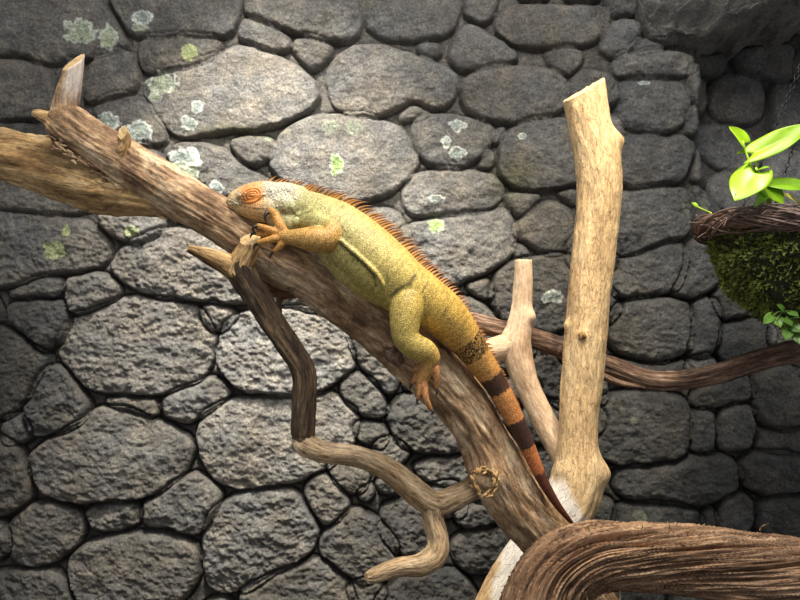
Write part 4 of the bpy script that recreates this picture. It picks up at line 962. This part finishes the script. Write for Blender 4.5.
for k in range(nT):
    nr = np.array([math.cos(ta[k])*(1-th[k]*.6), math.sin(ta[k])*(1-th[k]*.6), -.15-th[k]*.6]); nr /= np.linalg.norm(nr)
    if rng.random() < .22-patch[k]*1.7: continue
    d = nr*.7+rng.normal(0, .55, 3)+np.array([0, 0, .15]); d /= np.linalg.norm(d)
    sd_ = np.cross(d, rng.normal(0, 1, 3)); sd_ /= np.linalg.norm(sd_)
    ln = rng.uniform(.008, .019); w = rng.uniform(.0016, .0036)
    p0 = pp[k]-nr*.003
    VMl += [p0-sd_*w*.4, p0+sd_*w*.4, p0+d*ln*.6+sd_*w, p0+d*ln, p0+d*ln*.6-sd_*w]
    FM.append((o2, o2+1, o2+2, o2+3, o2+4)); o2 += 5
    q = rng.random(); cl = C3(70,82,32)*(1-q)+C3(118,128,56)*q
    if rng.random() < .05: cl = C3(150,150,90)
    cl = cl*(1.45+1.1*patch[k]); cm += [cl*.7, cl*.7, cl, cl*1.15, cl]
tag(mesh('moss', np.array(VMl), FM, M_moss, bas, {'tint': ('FLOAT_COLOR', np.c_[np.clip(np.array(cm), .003, .9), np.ones(len(cm))])}), 'damp dark green moss lining', kind='stuff')
# chains to a hook above
M_chain = plain('dark_metal', (.035,.034,.033), .3, 80, .3, .1); M_chain.node_tree.nodes['Principled BSDF'].inputs['Metallic'].default_value = .9
hook = np.array([P(868, 20, 1.80)[0], 1.80, 1.84])
def chain(p0, p1):
    L_ = np.linalg.norm(p1-p0); n = int(L_/.0115); d = (p1-p0)/L_; s1 = np.cross(d, [0.3, 1, 0.1]); s1 /= np.linalg.norm(s1); s2 = np.cross(d, s1); out = []
    for k in range(n):
        c = p0+d*(k+.5)*L_/n; sv_ = s1 if k % 2 else s2; nr = s2 if k % 2 else s1; Vr = []; Fr = []
        N1, N2 = 12, 5
        for a in range(N1):
            t = a/N1*2*math.pi; rad = d*math.cos(t)*.0075+sv_*math.sin(t)*.0036
            rn = rad/np.linalg.norm(rad)
            for b in range(N2):
                q = b/N2*2*math.pi; Vr.append(c+rad+(rn*math.cos(q)+nr*math.sin(q))*.0009)
        for a in range(N1):
            for b in range(N2): Fr.append((a*N2+b, ((a+1)%N1)*N2+b, ((a+1)%N1)*N2+(b+1)%N2, a*N2+(b+1)%N2))
        out.append((np.array(Vr), Fr))
    return merge(out)
for ang in (math.radians(200), math.radians(338), math.radians(98)):
    Vq, Fq = chain(bc+np.array([math.cos(ang)*RR*.97, math.sin(ang)*RR*.97, .012]), hook); mesh('chain', Vq, Fq, M_chain, bas)
Vq, Fq = simple_tube([[*(hook+np.array([0, 0, -.012])), .003], [*(hook+np.array([.012, 0, -.002])), .003], [*(hook+np.array([0.004, 0, .012])), .003], [*(hook+np.array([0, 0, .05])), .003], [*(hook+np.array([0, 0, .5])), .003]], na=8, step=.004); mesh('hook', Vq, Fq, M_chain, bas)
Vq = np.array([[bc[0]+math.cos(a)*r, bc[1]+math.sin(a)*r, bc[2]-.01+.006*math.sin(a*5+r*60)] for r in (.235, .16, .08, .01) for a in np.linspace(0, 2*math.pi, 40, endpoint=False)])
Fq = [(q*40+e, q*40+(e+1)%40, q*40+40+(e+1)%40, q*40+40+e) for q in range(3) for e in range(40)]
mesh('soil', Vq, Fq, M_soil, bas)

# ---- plants
M_leaf = plain('lime_leaf', C3(168,210,38), .35, 35, .16, .15, .5, .35)
M_leaf2 = plain('lime_leaf_deep', C3(142,188,40), .35, 35, .18, .15, .5, .35)
M_leafy = plain('yellow_leaf', C3(214,206,70), .4, 60, .4, .15, .5, .3)
M_leafd = plain('green_leaf', C3(92,128,52), .4, 60, .25, .2, .5, .2)
M_stem = plain('green_stem', C3(178,206,70), .45, 60, .2, .1)
def leaf_mesh(base, tip, width, nrm, droop=.12, fold=.25, heart=1.0):
    base, tip, nrm = (np.array(v, float) for v in (base, tip, nrm)); ax = tip-base; Ln = np.linalg.norm(ax); ax /= Ln
    nrm = nrm-ax*nrm.dot(ax); nrm /= np.linalg.norm(nrm); sd_ = np.cross(ax, nrm)
    nu, nv_ = 17, 26; Vq = []
    for b in range(nv_):
        v = b/(nv_-1)
        hw = width*.5*(math.sin(math.pi*min(1, (v*.93+.07)**.62))**.85)
        if v > .75: hw *= 1-(v-.75)/.25*.25
        for a in range(nu):
            u = a/(nu-1)*2-1
            back = -heart*Ln*.16*abs(u)**1.5*max(0, 1-v*3.5)      # basal lobes
            p = base+ax*(Ln*v+back)+sd_*(u*hw)+nrm*(abs(u)*hw*fold-droop*Ln*(v*v)-.1*hw*u*u+.02*Ln*math.sin(v*7+u*2)*abs(u))
            Vq.append(p)
    Fq = [(b*nu+a, b*nu+a+1, b*nu+nu+a+1, b*nu+nu+a) for b in range(nv_-1) for a in range(nu-1)]
    return np.array(Vq), Fq
def leaf(parent, mat, base, tip, width, nrm, **kw):
    Vq, Fq = leaf_mesh(base, tip, width, nrm, **kw); o = mesh('leaf', Vq, Fq, mat, parent)
    m = o.modifiers.new('thick', 'SOLIDIFY'); m.thickness = .0007; return o
PY_ = 1.68; k_ = PY_/F
pot = empty('pothos_plant', P(776, 212, PY_))
tag(pot, 'bright lime green leafy plant growing out of the hanging basket', 'plant')
def stem(parent, pts, r=.0022, mat=None):
    Vq, Fq = simple_tube([[*P(a, b, c), r*(1 if i < len(pts)-1 else .6)] for i, (a, b, c) in enumerate(pts)], na=8, step=.006); mesh('stem', Vq, Fq, mat or M_stem, parent)
stem(pot, [(772,214,1.69),(762,190,1.67),(752,168,1.66),(745,150,1.66),(743,141,1.66)])
stem(pot, [(773,214,1.69),(766,192,1.67),(758,170,1.66),(754,155,1.655),(753,150,1.655)])
stem(pot, [(774,214,1.69),(768,195,1.66),(762,182,1.65),(756,168,1.637)], .003)
stem(pot, [(776,214,1.69),(776,200,1.66),(772,188,1.66)]); stem(pot, [(776,214,1.69),(768,200,1.66),(756,186,1.65)])
leaf(pot, M_leaf, P(744,144,1.66), P(730,126,1.655), 21*k_, (.35,-.75,.45), droop=.05, fold=.45)
leaf(pot, M_leaf, P(752,154,1.655), P(820,124,1.63), 25*k_, (-.2,-.85,.5), droop=-.10, fold=.25, heart=1.2)
leaf(pot, M_leaf, P(755,173,1.635), P(734,199,1.615), 38*k_, (-.35,-.7,.6), droop=.08, fold=.08, heart=1.7)
leaf(pot, M_leaf2, P(758,170,1.64), P(770,166,1.62), 10*k_, (0,-.5,.8), droop=.1, fold=.3)
leaf(pot, M_leaf2, P(772,183,1.66), P(822,186,1.62), 22*k_, (.1,-.7,.7), droop=.1, fold=.2)
leaf(pot, M_leaf2, P(764,184,1.66), P(786,204,1.63), 24*k_, (.2,-.85,.5), droop=.1, fold=.2)
leaf(pot, M_leaf, P(752,190,1.65), P(736,192,1.62), 12*k_, (0,-.6,.8), droop=.1, fold=.2)
leaf(pot, M_leaf2, P(770,188,1.66), P(756,204,1.62), 12*k_, (0,-.8,.6), droop=.1, fold=.2)
leaf(pot, M_leafy, P(800,206,1.66), P(788,192,1.62), 15*k_, (0,-.8,.6), droop=.1, fold=.3)
leaf(pot, M_leafy, P(798,206,1.66), P(812,194,1.62), 15*k_, (0,-.8,.6), droop=.1, fold=.3)
stem(pot, [(798,216,1.68),(798,204,1.66)])
shoot = empty('seedling_shoot', P(709, 212, 1.79))
tag(shoot, 'thin pale shoot with a tiny round leaf at the left end of the basket rim', 'shoot')
stem(shoot, [(711,213,1.79),(704,210,1.78),(698,207,1.78),(695,203,1.78)], .0018)
leaf(shoot, M_leaf2, P(697,206,1.78), P(692,202,1.78), 5*k_, (0,-.8,.5))
vine = empty('trailing_vine', P(782, 322, 1.66))
tag(vine, 'small dark green trailing vine hanging under the moss of the basket', 'vine')
stem(vine, [(800,312,1.70),(786,311,1.66),(776,313,1.65),(770,320,1.65)], .0012, M_leafd)
stem(vine, [(806,318,1.69),(792,318,1.65),(784,322,1.64),(788,332,1.64)], .0012, M_leafd)
stem(vine, [(782,312,1.655),(778,318,1.64),(776,322,1.64)], .001, M_leafd)
for (a, b, c, d, w) in ((772,316,764,323,10),(776,318,781,327,11),(785,318,793,326,12),(790,312,799,316,10),(788,329,786,340,12),(793,326,803,332,12),(797,334,800,344,11),(784,310,778,304,8)):
    leaf(vine, M_leafd, P(a, b, 1.645), P(c, d, 1.63), w*k_, (random.uniform(-.3,.3), -.8, .5), droop=.1, fold=.2, heart=1.3)

# ================================================================== LIGHT, CAMERA
def spot(name, loc, target, energy, color, angle, blend=.6, size=.05):
    l = bpy.data.lights.new(name, 'SPOT'); l.energy = energy; l.color = color; l.spot_size = math.radians(angle); l.spot_blend = blend; l.shadow_soft_size = size
    o = bpy.data.objects.new(name, l); COL.objects.link(o); o.location = loc
    o.rotation_euler = (Vector(target)-Vector(loc)).to_track_quat('-Z', 'Y').to_euler(); return o
def area(name, loc, target, energy, color, sx):
    l = bpy.data.lights.new(name, 'AREA'); l.energy = energy; l.color = color; l.size = sx
    o = bpy.data.objects.new(name, l); COL.objects.link(o); o.location = loc
    o.rotation_euler = (Vector(target)-Vector(loc)).to_track_quat('-Z', 'Y').to_euler(); return o
spot('heat_lamp', (-.40, 1.56, 2.45), (-.30, 2.25, .98), 320, (1, .94, .84), 52, .9, .06)
spot('basking_lamp', (.60, 1.36, 2.40), (.25, 1.82, 1.15), 140, (1, .88, .66), 54, .8, .04)
area('front_fill', (.15, .7, 2.7), (.25, 2.1, .9), 50, (1, .98, .95), 1.0)  # added fill light from above the camera side, no real fixture
w = bpy.data.worlds.new('world'); scene.world = w; w.use_nodes = True
w.node_tree.nodes['Background'].inputs[0].default_value = (.92, .95, 1, 1); w.node_tree.nodes['Background'].inputs[1].default_value = .40
cam = bpy.data.cameras.new('camera'); co_ = bpy.data.objects.new('camera', cam); COL.objects.link(co_)
co_.location = (0, 0, CZ); co_.rotation_euler = (math.pi/2, 0, 0); cam.sensor_width = 36; cam.lens = F/800*36; cam.clip_start = .02
scene.camera = co_
vs = scene.view_settings; vs.view_transform = 'Standard'; vs.look = 'None'; vs.exposure = .0; vs.gamma = 1; vs.use_curve_mapping = False
